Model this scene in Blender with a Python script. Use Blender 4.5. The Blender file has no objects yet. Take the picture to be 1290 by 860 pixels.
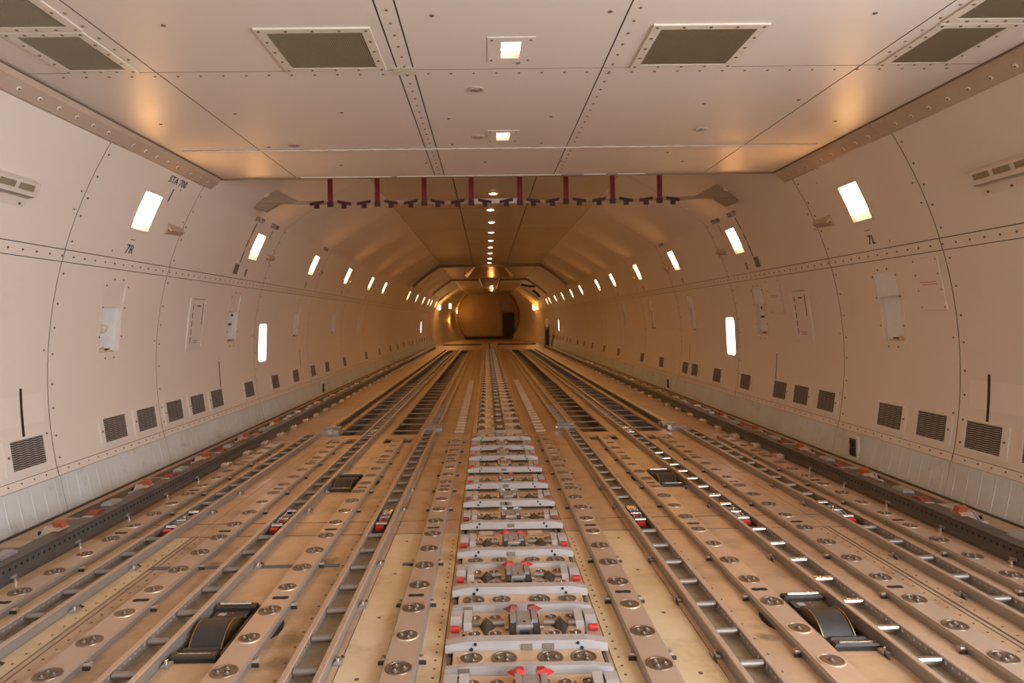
import bpy, math, random
from mathutils import Vector, Matrix
random.seed(7)
SC = bpy.context.scene
COL = SC.collection
PI = math.pi

# ------------------------------------------------------------------ camera
F_PX = 860.0; PPX, PPY = 621.0, 404.0; VPX, VPY = 613.0, 404.0; ROLL = math.radians(.8)
CAM = Vector((-.127, 0, 1.2))
v = Vector(((VPX-PPX)/F_PX, -(VPY-PPY)/F_PX, 1.0)).normalized()
r = Vector((math.cos(ROLL), math.sin(ROLL), 0)); r = (r - v*r.dot(v)).normalized()
u = v.cross(r)
if u.y < 0: u = -u
ax = [Vector((r[i], v[i], u[i])) for i in range(3)]          # camera right, up, forward in world
cd = bpy.data.cameras.new('camera'); cam = bpy.data.objects.new('camera', cd); COL.objects.link(cam)
R3 = Matrix((ax[0], ax[1], -ax[2])).transposed()
cam.matrix_world = Matrix.Translation(CAM) @ R3.to_4x4()
cd.sensor_width = 36.0; cd.lens = F_PX/1290*36
cd.shift_x = (645-PPX)/1290; cd.shift_y = -(430-PPY)/1290
cd.clip_start = .05; cd.clip_end = 300
SC.camera = cam

# ------------------------------------------------------------------ world, daylight, exposure
W = bpy.data.worlds.new('world'); SC.world = W; W.use_nodes = True
bg = W.node_tree.nodes['Background']
bg.inputs['Color'].default_value = (.90, .94, 1.0, 1); bg.inputs['Strength'].default_value = 16.0
LAMP_C = (1.0, .415, .055); LAMP_W = 9.0; CEIL_W = 7.5; LENS_E = 22.0
SC.view_settings.view_transform = 'Standard'; SC.view_settings.look = 'None'
SC.view_settings.gamma = 1; SC.view_settings.use_curve_mapping = False
SC.view_settings.exposure = -0.3
NOSE_Y = -5.0; NOSE = {-1: -5.0, 1: 1.7}          # unseen right-hand opening beside and behind the camera, added to shape the daylight
pl = bpy.data.lights.new('nose_door_portal', 'AREA'); pl.shape = 'RECTANGLE'; pl.size = 6.8; pl.size_y = 2.8
pl.cycles.is_portal = True
po = bpy.data.objects.new('nose_door_portal', pl); COL.objects.link(po)
po.location = (2.9, -1.65, 1.25); po.rotation_euler = (PI/2, 0, PI/2)

# ------------------------------------------------------------------ materials
MATS = {}
def mat(name, col, rough=.5, metal=0., noise=0., nscale=6., col2=None, bump=0., bscale=40., emit=None, estr=0., coat=0., stretch=(1,1,1), spec=None, spots=None):
    m = bpy.data.materials.new(name); m.use_nodes = True; MATS[name] = m
    nt = m.node_tree; b = nt.nodes['Principled BSDF']
    b.inputs['Base Color'].default_value = (*col, 1); b.inputs['Roughness'].default_value = rough
    b.inputs['Metallic'].default_value = metal
    if spec is not None: b.inputs['Specular IOR Level'].default_value = spec
    if coat: b.inputs['Coat Weight'].default_value = coat; b.inputs['Coat Roughness'].default_value = .25
    geo = nt.nodes.new('ShaderNodeNewGeometry')
    mp = nt.nodes.new('ShaderNodeMapping'); mp.inputs['Scale'].default_value = stretch
    nt.links.new(geo.outputs['Position'], mp.inputs['Vector'])
    last = None
    if noise > 0:
        n = nt.nodes.new('ShaderNodeTexNoise'); n.inputs['Scale'].default_value = nscale; n.inputs['Detail'].default_value = 6
        n.inputs['Roughness'].default_value = .65
        nt.links.new(mp.outputs['Vector'], n.inputs['Vector'])
        rp = nt.nodes.new('ShaderNodeValToRGB'); rp.color_ramp.elements[0].position = .35; rp.color_ramp.elements[1].position = .68
        nt.links.new(n.outputs['Fac'], rp.inputs['Fac'])
        mx = nt.nodes.new('ShaderNodeMix'); mx.data_type = 'RGBA'
        c2 = col2 if col2 else tuple(c*(1-noise) for c in col)
        mx.inputs['A'].default_value = (*col, 1); mx.inputs['B'].default_value = (*c2, 1)
        mm = nt.nodes.new('ShaderNodeMath'); mm.operation = 'MULTIPLY'; mm.inputs[1].default_value = noise if col2 else 1.0
        nt.links.new(rp.outputs['Color'], mm.inputs[0]); nt.links.new(mm.outputs[0], mx.inputs['Factor'])
        last = mx.outputs['Result']
        rr = nt.nodes.new('ShaderNodeMapRange'); rr.inputs['To Min'].default_value = rough*.85; rr.inputs['To Max'].default_value = min(1, rough*1.2)
        nt.links.new(n.outputs['Fac'], rr.inputs['Value']); nt.links.new(rr.outputs['Result'], b.inputs['Roughness'])
    if spots:
        sc_, lo, hi, c3, amt = spots
        n2 = nt.nodes.new('ShaderNodeTexNoise'); n2.inputs['Scale'].default_value = sc_; n2.inputs['Detail'].default_value = 8; n2.inputs['Roughness'].default_value = .7
        nt.links.new(geo.outputs['Position'], n2.inputs['Vector'])
        r2 = nt.nodes.new('ShaderNodeMapRange'); r2.inputs['From Min'].default_value = lo; r2.inputs['From Max'].default_value = hi; r2.inputs['To Max'].default_value = amt
        nt.links.new(n2.outputs['Fac'], r2.inputs['Value'])
        m2 = nt.nodes.new('ShaderNodeMix'); m2.data_type = 'RGBA'; m2.inputs['A'].default_value = (*col, 1); m2.inputs['B'].default_value = (*c3, 1)
        if last: nt.links.new(last, m2.inputs['A'])
        nt.links.new(r2.outputs['Result'], m2.inputs['Factor']); last = m2.outputs['Result']
    if last: nt.links.new(last, b.inputs['Base Color'])
    if bump > 0:
        n3 = nt.nodes.new('ShaderNodeTexNoise'); n3.inputs['Scale'].default_value = bscale; n3.inputs['Detail'].default_value = 4
        nt.links.new(mp.outputs['Vector'], n3.inputs['Vector'])
        bp = nt.nodes.new('ShaderNodeBump'); bp.inputs['Strength'].default_value = bump; bp.inputs['Distance'].default_value = .004
        nt.links.new(n3.outputs['Fac'], bp.inputs['Height']); nt.links.new(bp.outputs['Normal'], b.inputs['Normal'])
    if emit:
        b.inputs['Emission Color'].default_value = (*emit, 1); b.inputs['Emission Strength'].default_value = estr
    return m
mat('wall_paint', (.62, .545, .485), .6, noise=.25, nscale=.9, col2=(.56, .465, .385), spec=.2, spots=(2.2, .60, .85, (.42, .33, .25), .35))
mat('patch_paint', (.635, .56, .50), .58)
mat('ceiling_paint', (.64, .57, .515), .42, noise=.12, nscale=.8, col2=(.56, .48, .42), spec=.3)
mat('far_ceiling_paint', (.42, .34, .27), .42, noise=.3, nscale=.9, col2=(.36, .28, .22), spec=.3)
mat('kick_paint', (.50, .53, .54), .6, noise=.6, nscale=2.2, col2=(.42, .42, .38), spots=(6, .56, .78, (.20, .15, .10), .7), stretch=(1, 1, .25))
mat('trim_paint', (.43, .33, .26), .45, noise=.4, nscale=7, col2=(.34, .25, .18), bump=.1, bscale=60)
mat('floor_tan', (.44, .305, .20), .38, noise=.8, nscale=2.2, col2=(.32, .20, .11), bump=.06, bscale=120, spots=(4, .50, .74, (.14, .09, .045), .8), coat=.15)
ft = MATS['floor_tan'].node_tree; fb_ = ft.nodes['Principled BSDF']; src = fb_.inputs['Base Color'].links[0].from_socket
gp_ = ft.nodes.new('ShaderNodeNewGeometry'); nz_ = ft.nodes.new('ShaderNodeTexNoise'); nz_.inputs['Scale'].default_value = 14
ft.links.new(gp_.outputs['Position'], nz_.inputs['Vector'])
for (sx, sy, sr) in ((-.90, 2.60, .075), (-.88, 2.42, .08), (-.93, 3.45, .07), (.90, 2.55, .05), (-1.5, 3.43, .05)):   # oily spots soaked into the floor paint
    ds = ft.nodes.new('ShaderNodeVectorMath'); ds.operation = 'DISTANCE'; ds.inputs[1].default_value = (sx, sy, 0); ft.links.new(gp_.outputs['Position'], ds.inputs[0])
    ad = ft.nodes.new('ShaderNodeMath'); ad.operation = 'MULTIPLY_ADD'; ad.inputs[1].default_value = .12; ft.links.new(nz_.outputs['Fac'], ad.inputs[0]); ft.links.new(ds.outputs['Value'], ad.inputs[2])
    mr = ft.nodes.new('ShaderNodeMapRange'); mr.inputs['From Min'].default_value = sr+.06; mr.inputs['From Max'].default_value = sr*.3+.06; mr.inputs['To Max'].default_value = .8; ft.links.new(ad.outputs[0], mr.inputs['Value'])
    mx_ = ft.nodes.new('ShaderNodeMix'); mx_.data_type = 'RGBA'; mx_.inputs['B'].default_value = (.11, .075, .035, 1); ft.links.new(src, mx_.inputs['A']); ft.links.new(mr.outputs['Result'], mx_.inputs['Factor']); src = mx_.outputs['Result']
ft.links.new(src, fb_.inputs['Base Color'])
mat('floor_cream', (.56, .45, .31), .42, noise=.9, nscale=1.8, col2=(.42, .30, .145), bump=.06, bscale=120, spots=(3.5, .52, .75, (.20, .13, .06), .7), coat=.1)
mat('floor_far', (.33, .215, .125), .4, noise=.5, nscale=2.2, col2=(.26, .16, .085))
mat('strip_tan', (.42, .315, .24), .34, metal=.25, noise=.5, nscale=8, col2=(.37, .26, .19), bump=.04, bscale=150, stretch=(1, .2, 1))
mat('rail_grey', (.35, .32, .29), .38, metal=.6, noise=.5, nscale=10, col2=(.26, .225, .19), stretch=(1, .15, 1))
mat('rail_tan', (.43, .33, .26), .4, metal=.35, noise=.5, nscale=9, col2=(.33, .24, .17), stretch=(1, .2, 1))
mat('tray_bed', (.29, .24, .17), .5, metal=.2, noise=.7, nscale=14, col2=(.17, .13, .08))
mat('roller_steel', (.23, .20, .17), .40, metal=.55, noise=.3, nscale=20, col2=(.17, .14, .11))
mat('bright_steel', (.66, .64, .62), .27, metal=1.)
mat('beam_grey', (.36, .335, .325), .5, metal=.2, noise=.4, nscale=12, col2=(.30, .275, .26), bump=.05, bscale=80)
mat('latch_grey', (.33, .335, .345), .42, metal=.6, noise=.4, nscale=30, col2=(.22, .21, .20))
mat('bronze_plate', (.58, .42, .27), .3, metal=.45, noise=.5, nscale=9, col2=(.50, .34, .20))
mat('disc_metal', (.19, .14, .10), .38, metal=.6, noise=.5, nscale=40, col2=(.12, .08, .05))
mat('disc_worn', (.50, .38, .27), .4, metal=.4)
mat('dark_metal', (.055, .048, .04), .42, metal=.5, noise=.4, nscale=20, col2=(.03, .024, .018))
mat('black_hole', (.006, .005, .004), .8)
mat('rubber', (.022, .018, .015), .5, noise=.4, nscale=20, col2=(.05, .045, .042), bump=.1, bscale=200)
mat('brass', (.38, .25, .11), .42, metal=.9)
mat('side_rail', (.13, .12, .11), .45, metal=.55, noise=.5, nscale=12, col2=(.08, .07, .06))
mat('hatch_dark', (.022, .017, .012), .5, noise=.5, nscale=8, col2=(.04, .03, .02))
mat('grip_dark', (.10, .08, .062), .75, noise=.4, nscale=30, col2=(.06, .045, .03), bump=.3, bscale=300)
mat('red_paint', (.40, .012, .012), .32, noise=.3, nscale=15, col2=(.34, .01, .008), coat=.3)
mat('red_worn', (.20, .03, .022), .45, noise=.5, nscale=20, col2=(.16, .03, .02))
mat('orange_paint', (.34, .085, .035), .6)
mat('red_web', (.14, .006, .009), .7)
mat('dark_red_web', (.045, .006, .006), .7)
mat('webbing', (.30, .21, .135), .8)
mat('rivet', (.16, .11, .08), .45, metal=.5)
mat('rivet_soft', (.33, .25, .21), .45, metal=.3)
mat('black_paint', (.012, .010, .009), .5)
mat('red_ink', (.42, .07, .05), .6)
mat('yellow_paint', (.50, .36, .05), .5)
mat('placard', (.16, .13, .10), .5)
mat('seam_dark', (.17, .12, .085), .7)
mat('grille_frame', (.60, .55, .50), .4)
mat('ceiling_frame', (.58, .52, .43), .4)
mat('mesh_olive', (.23, .19, .12), .6, noise=.4, nscale=60, col2=(.12, .095, .055))
mat('mesh_bar', (.28, .235, .16), .5)
mat('louvre_dark', (.05, .042, .038), .6)
mat('louvre_bar', (.34, .30, .27), .45)
mat('liner', (.66, .70, .74), .35, noise=.4, nscale=7, col2=(.50, .51, .52), bump=.1, bscale=30)
mat('paper', (.62, .45, .30), .7, noise=.5, nscale=20, col2=(.45, .30, .18))
mat('blue_paint', (.045, .075, .14), .5, noise=.4, nscale=30, col2=(.16, .17, .20))
mat('cloth_tan', (.28, .20, .13), .7, noise=.4, nscale=12, col2=(.26, .17, .10))
mat('cord_white', (.52, .45, .39), .7)
mat('far_beam', (.46, .37, .28), .32, metal=.5)
mat('bay_rung', (.26, .19, .125), .5, metal=.2)
mat('bulkhead_tan', (.52, .37, .24), .5, noise=.3, nscale=1.5, col2=(.30, .20, .115))
mat('housing_white', (.58, .50, .44), .4)
mat('lens', (.9, .8, .65), .3, emit=(1., .72, .42), estr=LENS_E)
mat('lens_soft', (.9, .75, .6), .3, emit=(1., .66, .42), estr=1.6)  # weak emission standing in for lamplight on the reflectors
mat('hood_metal', (.36, .24, .13), .32, metal=.7, noise=.3, nscale=3, col2=(.30, .20, .10))
mat('hood_gloss', (.10, .065, .035), .16, metal=.3)
g = mat('window_glass', (.95, .97, 1), .05); gb = g.node_tree.nodes['Principled BSDF']
gb.inputs['Transmission Weight'].default_value = 1; gb.inputs['IOR'].default_value = 1.05

# ------------------------------------------------------------------ helpers
class MB:
    def __init__(s, *mats): s.v = []; s.f = []; s.m = []; s.sm = []; s.mats = list(mats) or ['rail_grey']
    def mi(s, m):
        if m is None: return 0
        if m not in s.mats: s.mats.append(m)
        return s.mats.index(m)
    def face(s, pts, m=None, smooth=False):
        b = len(s.v); s.v += [tuple(p) for p in pts]; s.f.append(tuple(range(b, b+len(pts)))); s.m.append(s.mi(m)); s.sm.append(smooth)
    def add(s, vs, fs, m=None, smooth=False):
        b = len(s.v); s.v += [tuple(p) for p in vs]
        for f in fs: s.f.append(tuple(b+i for i in f)); s.m.append(s.mi(m)); s.sm.append(smooth)
    def box(s, x0, x1, y0, y1, z0, z1, m=None, bev=0.):
        if bev > 0:                                         # box with chamfered top edges
            a = bev
            vs = [(x0,y0,z0),(x1,y0,z0),(x1,y1,z0),(x0,y1,z0),(x0,y0,z1-a),(x1,y0,z1-a),(x1,y1,z1-a),(x0,y1,z1-a),(x0+a,y0+a,z1),(x1-a,y0+a,z1),(x1-a,y1-a,z1),(x0+a,y1-a,z1)]
            fs = [(3,2,1,0),(0,1,5,4),(1,2,6,5),(2,3,7,6),(3,0,4,7),(4,5,9,8),(5,6,10,9),(6,7,11,10),(7,4,8,11),(8,9,10,11)]
        else:
            vs = [(x0,y0,z0),(x1,y0,z0),(x1,y1,z0),(x0,y1,z0),(x0,y0,z1),(x1,y0,z1),(x1,y1,z1),(x0,y1,z1)]
            fs = [(3,2,1,0),(4,5,6,7),(0,1,5,4),(1,2,6,5),(2,3,7,6),(3,0,4,7)]
        s.add(vs, fs, m)
    def cyl(s, p0, p1, r0, r1=None, n=12, m=None, cap=True, smooth=True):
        p0 = Vector(p0); p1 = Vector(p1); r1 = r0 if r1 is None else r1
        d = (p1-p0).normalized(); a = d.orthogonal().normalized(); b = d.cross(a)
        vs = []
        for p, rr in ((p0, r0), (p1, r1)):
            for i in range(n):
                t = 2*PI*i/n; vs.append(p + a*math.cos(t)*rr + b*math.sin(t)*rr)
        s.add(vs, [(i, (i+1) % n, n+(i+1) % n, n+i) for i in range(n)], m, smooth)
        if cap:
            s.add(vs[:n], [tuple(range(n))[::-1]], m); s.add(vs[n:], [tuple(range(n))], m)
    def lathe(s, prof, n=20, m=None, c=(0, 0, 0), ms=None):  # around Z
        vs = []
        for (rr, z) in prof:
            for i in range(n):
                t = 2*PI*i/n; vs.append((c[0]+rr*math.cos(t), c[1]+rr*math.sin(t), c[2]+z))
        for k in range(len(prof)-1):
            mm = ms[k] if ms else m
            s.add(vs[k*n:(k+2)*n], [(i, (i+1) % n, n+(i+1) % n, n+i) for i in range(n)], mm, True)
    def prism(s, poly, x0, x1, m=None):                      # poly of (y,z), extruded along x
        n = len(poly)
        vs = [(x0, y, z) for y, z in poly] + [(x1, y, z) for y, z in poly]
        s.add(vs, [tuple(range(n)), tuple(range(n, 2*n))[::-1]] + [(i, n+i, n+(i+1) % n, (i+1) % n) for i in range(n)], m)
    def prismz(s, poly, z0, z1, m=None):
        n = len(poly)
        vs = [(x, y, z0) for x, y in poly] + [(x, y, z1) for x, y in poly]
        s.add(vs, [tuple(range(n))[::-1], tuple(range(n, 2*n))] + [(i, (i+1) % n, n+(i+1) % n, n+i) for i in range(n)], m)
    def prismy(s, poly, y0, y1, m=None):                     # poly of (x,z)
        n = len(poly)
        vs = [(x, y0, z) for x, z in poly] + [(x, y1, z) for x, z in poly]
        s.add(vs, [tuple(range(n)), tuple(range(n, 2*n))[::-1]] + [(i, n+i, n+(i+1) % n, (i+1) % n) for i in range(n)], m)
    def tube(s, pts, rr, n=6, m=None):
        for a, b in zip(pts[:-1], pts[1:]): s.cyl(a, b, rr, n=n, m=m)
    def mesh(s, name):
        me = bpy.data.meshes.new(name); me.from_pydata(s.v, [], s.f)
        for mm in s.mats: me.materials.append(MATS[mm])
        me.polygons.foreach_set('material_index', s.m); me.polygons.foreach_set('use_smooth', s.sm); me.update()
        return me
def link(name, data, parent=None, loc=None, rot=None, **kw):
    if isinstance(data, MB): data = data.mesh(name)
    o = bpy.data.objects.new(name, data); COL.objects.link(o)
    if parent: o.parent = parent
    if loc is not None: o.location = loc
    if rot is not None: o.rotation_euler = rot
    for k, val in kw.items(): o[k] = val
    return o
def tag(o, label, cat, group=None):
    o['label'] = label; o['category'] = cat
    if group: o['group'] = group
    return o
def thing(name, label, cat, loc=(0, 0, 0), group=None, rot=(0, 0, 0), scale=None):
    o = link(name, None, loc=loc, rot=rot); o.empty_display_size = .05
    if scale: o.scale = scale
    return tag(o, label, cat, group)
def struct(name): return link(name, None, kind='structure')
ORD = ['nearest', 'second', 'third', 'fourth', 'fifth', 'sixth', 'seventh', 'eighth', 'ninth', 'tenth', 'eleventh', 'twelfth', 'thirteenth', 'fourteenth', 'fifteenth', 'sixteenth', 'seventeenth', 'eighteenth', 'nineteenth', 'twentieth'] + \
      ['twenty-'+w for w in ('first', 'second', 'third', 'fourth', 'fifth', 'sixth', 'seventh', 'eighth', 'ninth')] + ['thirtieth'] + \
      ['thirty-'+w for w in ('first', 'second', 'third', 'fourth', 'fifth', 'sixth', 'seventh', 'eighth', 'ninth')] + ['fortieth'] + \
      ['forty-'+w for w in ('first', 'second', 'third', 'fourth', 'fifth', 'sixth', 'seventh', 'eighth', 'ninth')] + ['fiftieth'] + ['fifty-'+w for w in ('first', 'second', 'third', 'fourth', 'fifth', 'sixth', 'seventh', 'eighth', 'ninth')]
def nth(i): return 'nearest' if i == 0 else ORD[i] + ' from the camera'
SIDE = {-1: 'left', 1: 'right'}

# hull cross-section: circle of radius RR about z=ZC, flat ceilings
ZC, RR = .846, 2.99
def th_of(z): return math.asin((z-ZC)/RR)
def P(side, Y, z, off=0.):                                  # point on the hull wall at height z; off > 0 outward
    t = th_of(z); return Vector((side*(RR+off)*math.cos(t), Y, ZC+(RR+off)*math.sin(t)))
def basis(side, Y, z, off=0.):                              # wall frame: local x = reading direction, y = up, z = inward
    t = th_of(z); nrm = Vector((-side*math.cos(t), 0, -math.sin(t)))
    up = Vector((-side*math.sin(t), 0, math.cos(t))); rd = up.cross(nrm)
    M = Matrix((rd, up, nrm)).transposed().to_4x4(); M.translation = P(side, Y, z, off); return M
def place(o, M): o.matrix_world = M; return o
FAR = [(2.63, 2.27), (2.28, 2.53), (1.93, 2.765), (1.56, 3.0)]
def far_prof(n=1):                                          # (x,z) from seam band up to the far ceiling edge
    pts = []
    for z in [1.705, 1.8, 1.9, 2.0, 2.1, 2.19]:
        p = P(1, 0, z); pts.append((p.x, p.z))
    return pts + FAR
BAYS = [1.6, 2.2, 4.47, 5.93, 8.41, 10.90, 13.38, 15.86, 18.34, 20.82, 23.30, 25.78, 28.26, 30.74, 33.22, 35.7]
NEAR_END = 6.06

def grid_panel(mb, ybs, zbs, holes, pf, depth, m=None, edge=None):
    ny, nz = len(ybs)-1, len(zbs)-1
    keep = {}
    for i in range(ny):
        for j in range(nz):
            yc, zc = (ybs[i]+ybs[i+1])/2, (zbs[j]+zbs[j+1])/2
            keep[i, j] = not any(h[0] < yc < h[1] and h[2] < zc < h[3] for h in holes)
    g = lambda i, j, o: pf(ybs[i], zbs[j], o)
    idx = {}; vs = []
    for (i, j), k in keep.items():
        if not k: continue
        q = []
        for a, b in ((i, j), (i+1, j), (i+1, j+1), (i, j+1)):
            if (a, b) not in idx: idx[a, b] = len(vs); vs.append(g(a, b, 0))
            q.append(idx[a, b])
        mb_f.append(tuple(q))
    mb.add(vs, mb_f, m, True); mb_f.clear()
    for (i, j), k in keep.items():
        if not k: continue
        for (di, dj, a, b) in ((-1, 0, (i, j), (i, j+1)), (1, 0, (i+1, j), (i+1, j+1)), (0, -1, (i, j), (i+1, j)), (0, 1, (i, j+1), (i+1, j+1))):
            if not keep.get((i+di, j+dj), False):
                mb.face([g(*a, 0), g(*b, 0), g(*b, depth), g(*a, depth)], edge if edge and (i+di, j+dj) not in keep else m)
mb_f = []
def breaks(a, b, step, extra=()):
    n = max(1, int(round((b-a)/step))); s = {round(a+(b-a)*i/n, 5) for i in range(n+1)}
    for e in extra:
        if a < e < b: s = {q for q in s if abs(q-e) > .012 or q in (round(a, 5), round(b, 5))}; s.add(round(e, 5))
    return sorted(s)

# ================================================================== SETTING: hull walls
LAMP_L = [5.265, 7.785, 10.33, 12.85, 15.40, 17.45, 22.85, 25.5, 28.2, 30.7, 32.15, 35.0]
LAMP_R = [5.235, 7.78, 10.33, 12.81, 15.34, 17.42, 20.46, 22.75, 25.4, 28.04, 30.6, 32.03]
WIN = [(-1, 8.70), (1, 8.66), (-1, 29.65), (1, 29.36), (1, 35.0)]
RECESS = [5.19, 7.66, 10.2, 12.7, 15.2]
def holes_for(s):
    h = []
    for y in (LAMP_L if s < 0 else LAMP_R): h.append((y-.135, y+.135, 1.93, 2.215))
    for sd, y in WIN:
        if sd == s: h.append((y-.156, y+.156, .718, 1.206))
    for y in RECESS: h.append((y-.14, y+.14, 1.0, 1.53))
    return h
for s in (-1, 1):
    root = struct('wall_'+SIDE[s])
    H = holes_for(s); BY = [NOSE[s]] + (BAYS[1:] if s > 0 else BAYS[1:])
    sh = MB('seam_dark')                                    # dark sheet behind the panel joints, with the window openings
    hw = [(y-.17, y+.17, .70, 1.225) for sd, y in WIN if sd == s]
    grid_panel(sh, breaks(NOSE[s], 36, 2, [q for h in hw for q in h[:2]]), breaks(.2, 2.38, .12, [q for h in hw for q in h[2:]]), hw,
               lambda Y, z, o: P(s, Y, z, .05+o), .02)
    up = MB('seam_dark'); grid_panel(up, [NOSE[s], 3, 6.3], [2.28, 2.36, 2.44, 2.52, 2.56], [], lambda Y, z, o: P(s, Y, z, .045+o), .001); link('backing_sheet', up, root)
    lp = [(P(1, 0, 2.36, .05).x+.06, P(1, 0, 2.36, .05).z), (1.6, 3.10)]
    sh.face([(s*lp[0][0], NEAR_END, lp[0][1]), (s*lp[0][0], 36, lp[0][1]), (s*lp[1][0], 36, lp[1][1]), (s*lp[1][0], NEAR_END, lp[1][1])])
    link('backing_sheet', sh, root)
    for k in range(len(BY)-1):
        y0, y1 = BY[k]+.004, BY[k+1]-.004
        hb = [h for h in H if h[0] < y1 and h[1] > y0]
        ye = [q for h in hb for q in h[:2]]; ze = [q for h in hb for q in h[2:]]
        mb = MB('wall_paint')
        grid_panel(mb, breaks(y0, y1, 1.3, ye), breaks(.285, 1.622, .13, ze), hb, lambda Y, z, o: P(s, Y, z, o), .03, edge='seam_dark')
        link('lower_panel', mb, root)
        mb = MB('wall_paint')
        grid_panel(mb, breaks(y0, y1, 1.3), [1.627, 1.66, 1.70], [], lambda Y, z, o: P(s, Y, z, -.003+o), .03, edge='seam_dark')
        link('seam_strip', mb, root)
        mb = MB('wall_paint')
        grid_panel(mb, breaks(y0, y1, 1.3), [.232, .26, .282], [], lambda Y, z, o: P(s, Y, z, -.003+o), .03, edge='seam_dark')
        link('sill_strip', mb, root)
        mb = MB('wall_paint')
        if y1 < NEAR_END:
            grid_panel(mb, breaks(y0, y1, 1.3, ye), breaks(1.705, 2.47, .11, ze), hb, lambda Y, z, o: P(s, Y, z, o), .03, edge='seam_dark')
        else:
            prof = far_prof(); zs = breaks(1.705, 2.27, .1, ze)
            def pf(Y, z, o):
                if z <= 2.36: return P(s, Y, z, o)
                t = (z-2.36)/.64; x = 2.573+(1.56-2.573)*t
                bulge = .025*math.sin(PI*t); w = max(0, min(1, 1-(Y-5.93)/1.5))
                xa = P(1, 0, z).x if z <= 2.49 else 2.496+(1.56-2.496)*(z-2.49)/.51
                x = x*(1-w)+xa*w
                return Vector((s*(x+bulge*(1-w)+o*.6), Y, z+bulge*(1-w)+o*.8))
            grid_panel(mb, breaks(y0, y1, .8, ye), zs+[2.315, 2.36, 2.49, 2.64, 2.82, 3.0], hb, pf, .03, edge='seam_dark')
        link('upper_panel', mb, root)
    # rivets: small, hundreds -> one stuff part per kind
    rv = MB('rivet')
    def rivet(Y, z, rad=.0085, m='rivet', off=0.):
        c = P(s, Y, z, off); t = th_of(z); n = Vector((-s*math.cos(t), 0, -math.sin(t)))
        rv.cyl(c, c+n*.005, rad, rad*.7, 6, m, True, False)
    y = 3.2
    while y < 16: rivet(y, 1.663, .008, 'rivet', -.004); y += .125
    y = 3.2
    while y < 14:
        rivet(y, .262, .006, 'rivet', -.004); y += .115
    for k, yb in enumerate(BAYS[2:9]):
        for z in [.35, .50, .66, .84, 1.02, 1.2, 1.37, 1.55, 1.78, 1.93, 2.06, 2.2, 2.33]:
            z2 = z+random.uniform(-.02, .02)
            rivet(yb-.045 if s > 0 else yb+.045, z2, .009)
            if z in (.50, 1.02, 1.93, 2.06): rivet(yb+.05 if s > 0 else yb-.045, z2+.03, .008)
    for (ry, rz) in ((5.0, 1.75), (5.6, 2.3)): rivet(ry, rz, .006)
    link('rivet', rv, root, kind='stuff')

root = struct('wall_front')
mb = MB('wall_paint'); mb.box(-3.05, 3.0, NOSE_Y-.06, NOSE_Y, -.2, 2.6); link('nose_bulkhead', mb, root)  # unseen wall added behind the camera to cut daylight down the hold
# kick panels at the foot of the walls
for s in (-1, 1):
    root = struct('baseboard_'+SIDE[s])
    BY = [NOSE[s]]+BAYS[1:]
    for k in range(len(BY)-1):
        y0, y1 = BY[k]+.002, BY[k+1]-.002
        mb = MB('kick_paint')
        prof = [(2.868, -.005), (2.872, .02), (2.895, .12), (2.917, .232)]
        ys = [y0]; y = math.ceil(y0/.116)*.116
        while y < y1-.02:
            if y > y0+.02: ys += [y-.007, y-.002, y+.002, y+.007]
            y += .116
        ys.append(y1)
        vs = []; n = len(prof)
        for i, yy in enumerate(ys):
            o = -.0022 if (0 < i < len(ys)-1 and ((i-1) % 4) in (1, 2)) else 0
            for (x, z) in prof: vs.append((s*(x+o*(1 if z < .22 else .3)), yy, z))
        fs = [(i*n+j, (i+1)*n+j, (i+1)*n+j+1, i*n+j+1) for i in range(len(ys)-1) for j in range(n-1)]
        mb.add(vs, fs)
        link('kick_panel', mb, root)
    mb = MB('dark_metal')                                    # dark gap line and angle at the floor
    mb.box(min(s*2.845, s*2.872), max(s*2.845, s*2.872), NOSE_Y, 36, -.01, .006)
    link('floor_angle', mb, root)
    mb = MB('seam_dark'); mb.face([(s*2.93, NOSE_Y, -.02), (s*2.93, 36, -.02), (s*2.96, 36, .3), (s*2.96, NOSE_Y, .3)]); link('backing_sheet', mb, root)

# windows
for i, (s, y) in enumerate(WIN):
    root = link('window_%d' % (i+1), None, kind='structure')
    def rr_ring(mb, hw, hh, rad, wd, dep0, dep1, m, zc):
        pts = []
        for (cx, cy, a0) in ((hw-rad, hh-rad, 0), (-hw+rad, hh-rad, 90), (-hw+rad, -hh+rad, 180), (hw-rad, -hh+rad, 270)):
            for q in range(5):
                a = math.radians(a0+q*22.5); pts.append((cx, cy, math.cos(a), math.sin(a)))
        def w(px, py, o): return P(s, y+px, zc+py, o)
        n = len(pts)
        inn = [(cx+ca*rad, cy+sa*rad) for cx, cy, ca, sa in pts]; out = [(cx+ca*(rad+wd), cy+sa*(rad+wd)) for cx, cy, ca, sa in pts]
        vs = [w(*p, dep0) for p in out]+[w(*p, dep0) for p in inn]+[w(*p, dep1) for p in inn]
        mb.add(vs, [(k, (k+1) % n, n+(k+1) % n, n+k) for k in range(n)]+[(n+k, n+(k+1) % n, 2*n+(k+1) % n, 2*n+k) for k in range(n)], m)
    mb = MB('wall_paint'); rr_ring(mb, .15, .238, .05, .045, -.006, .10, None, .962); link('window_frame', mb, root)
    gl = MB('window_glass'); grid_panel(gl, [y-.17, y+.17], breaks(.70, 1.225, .09), [], lambda Y, z, o: P(s, Y, z, .085+o), .006); link('pane', gl, root)

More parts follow.
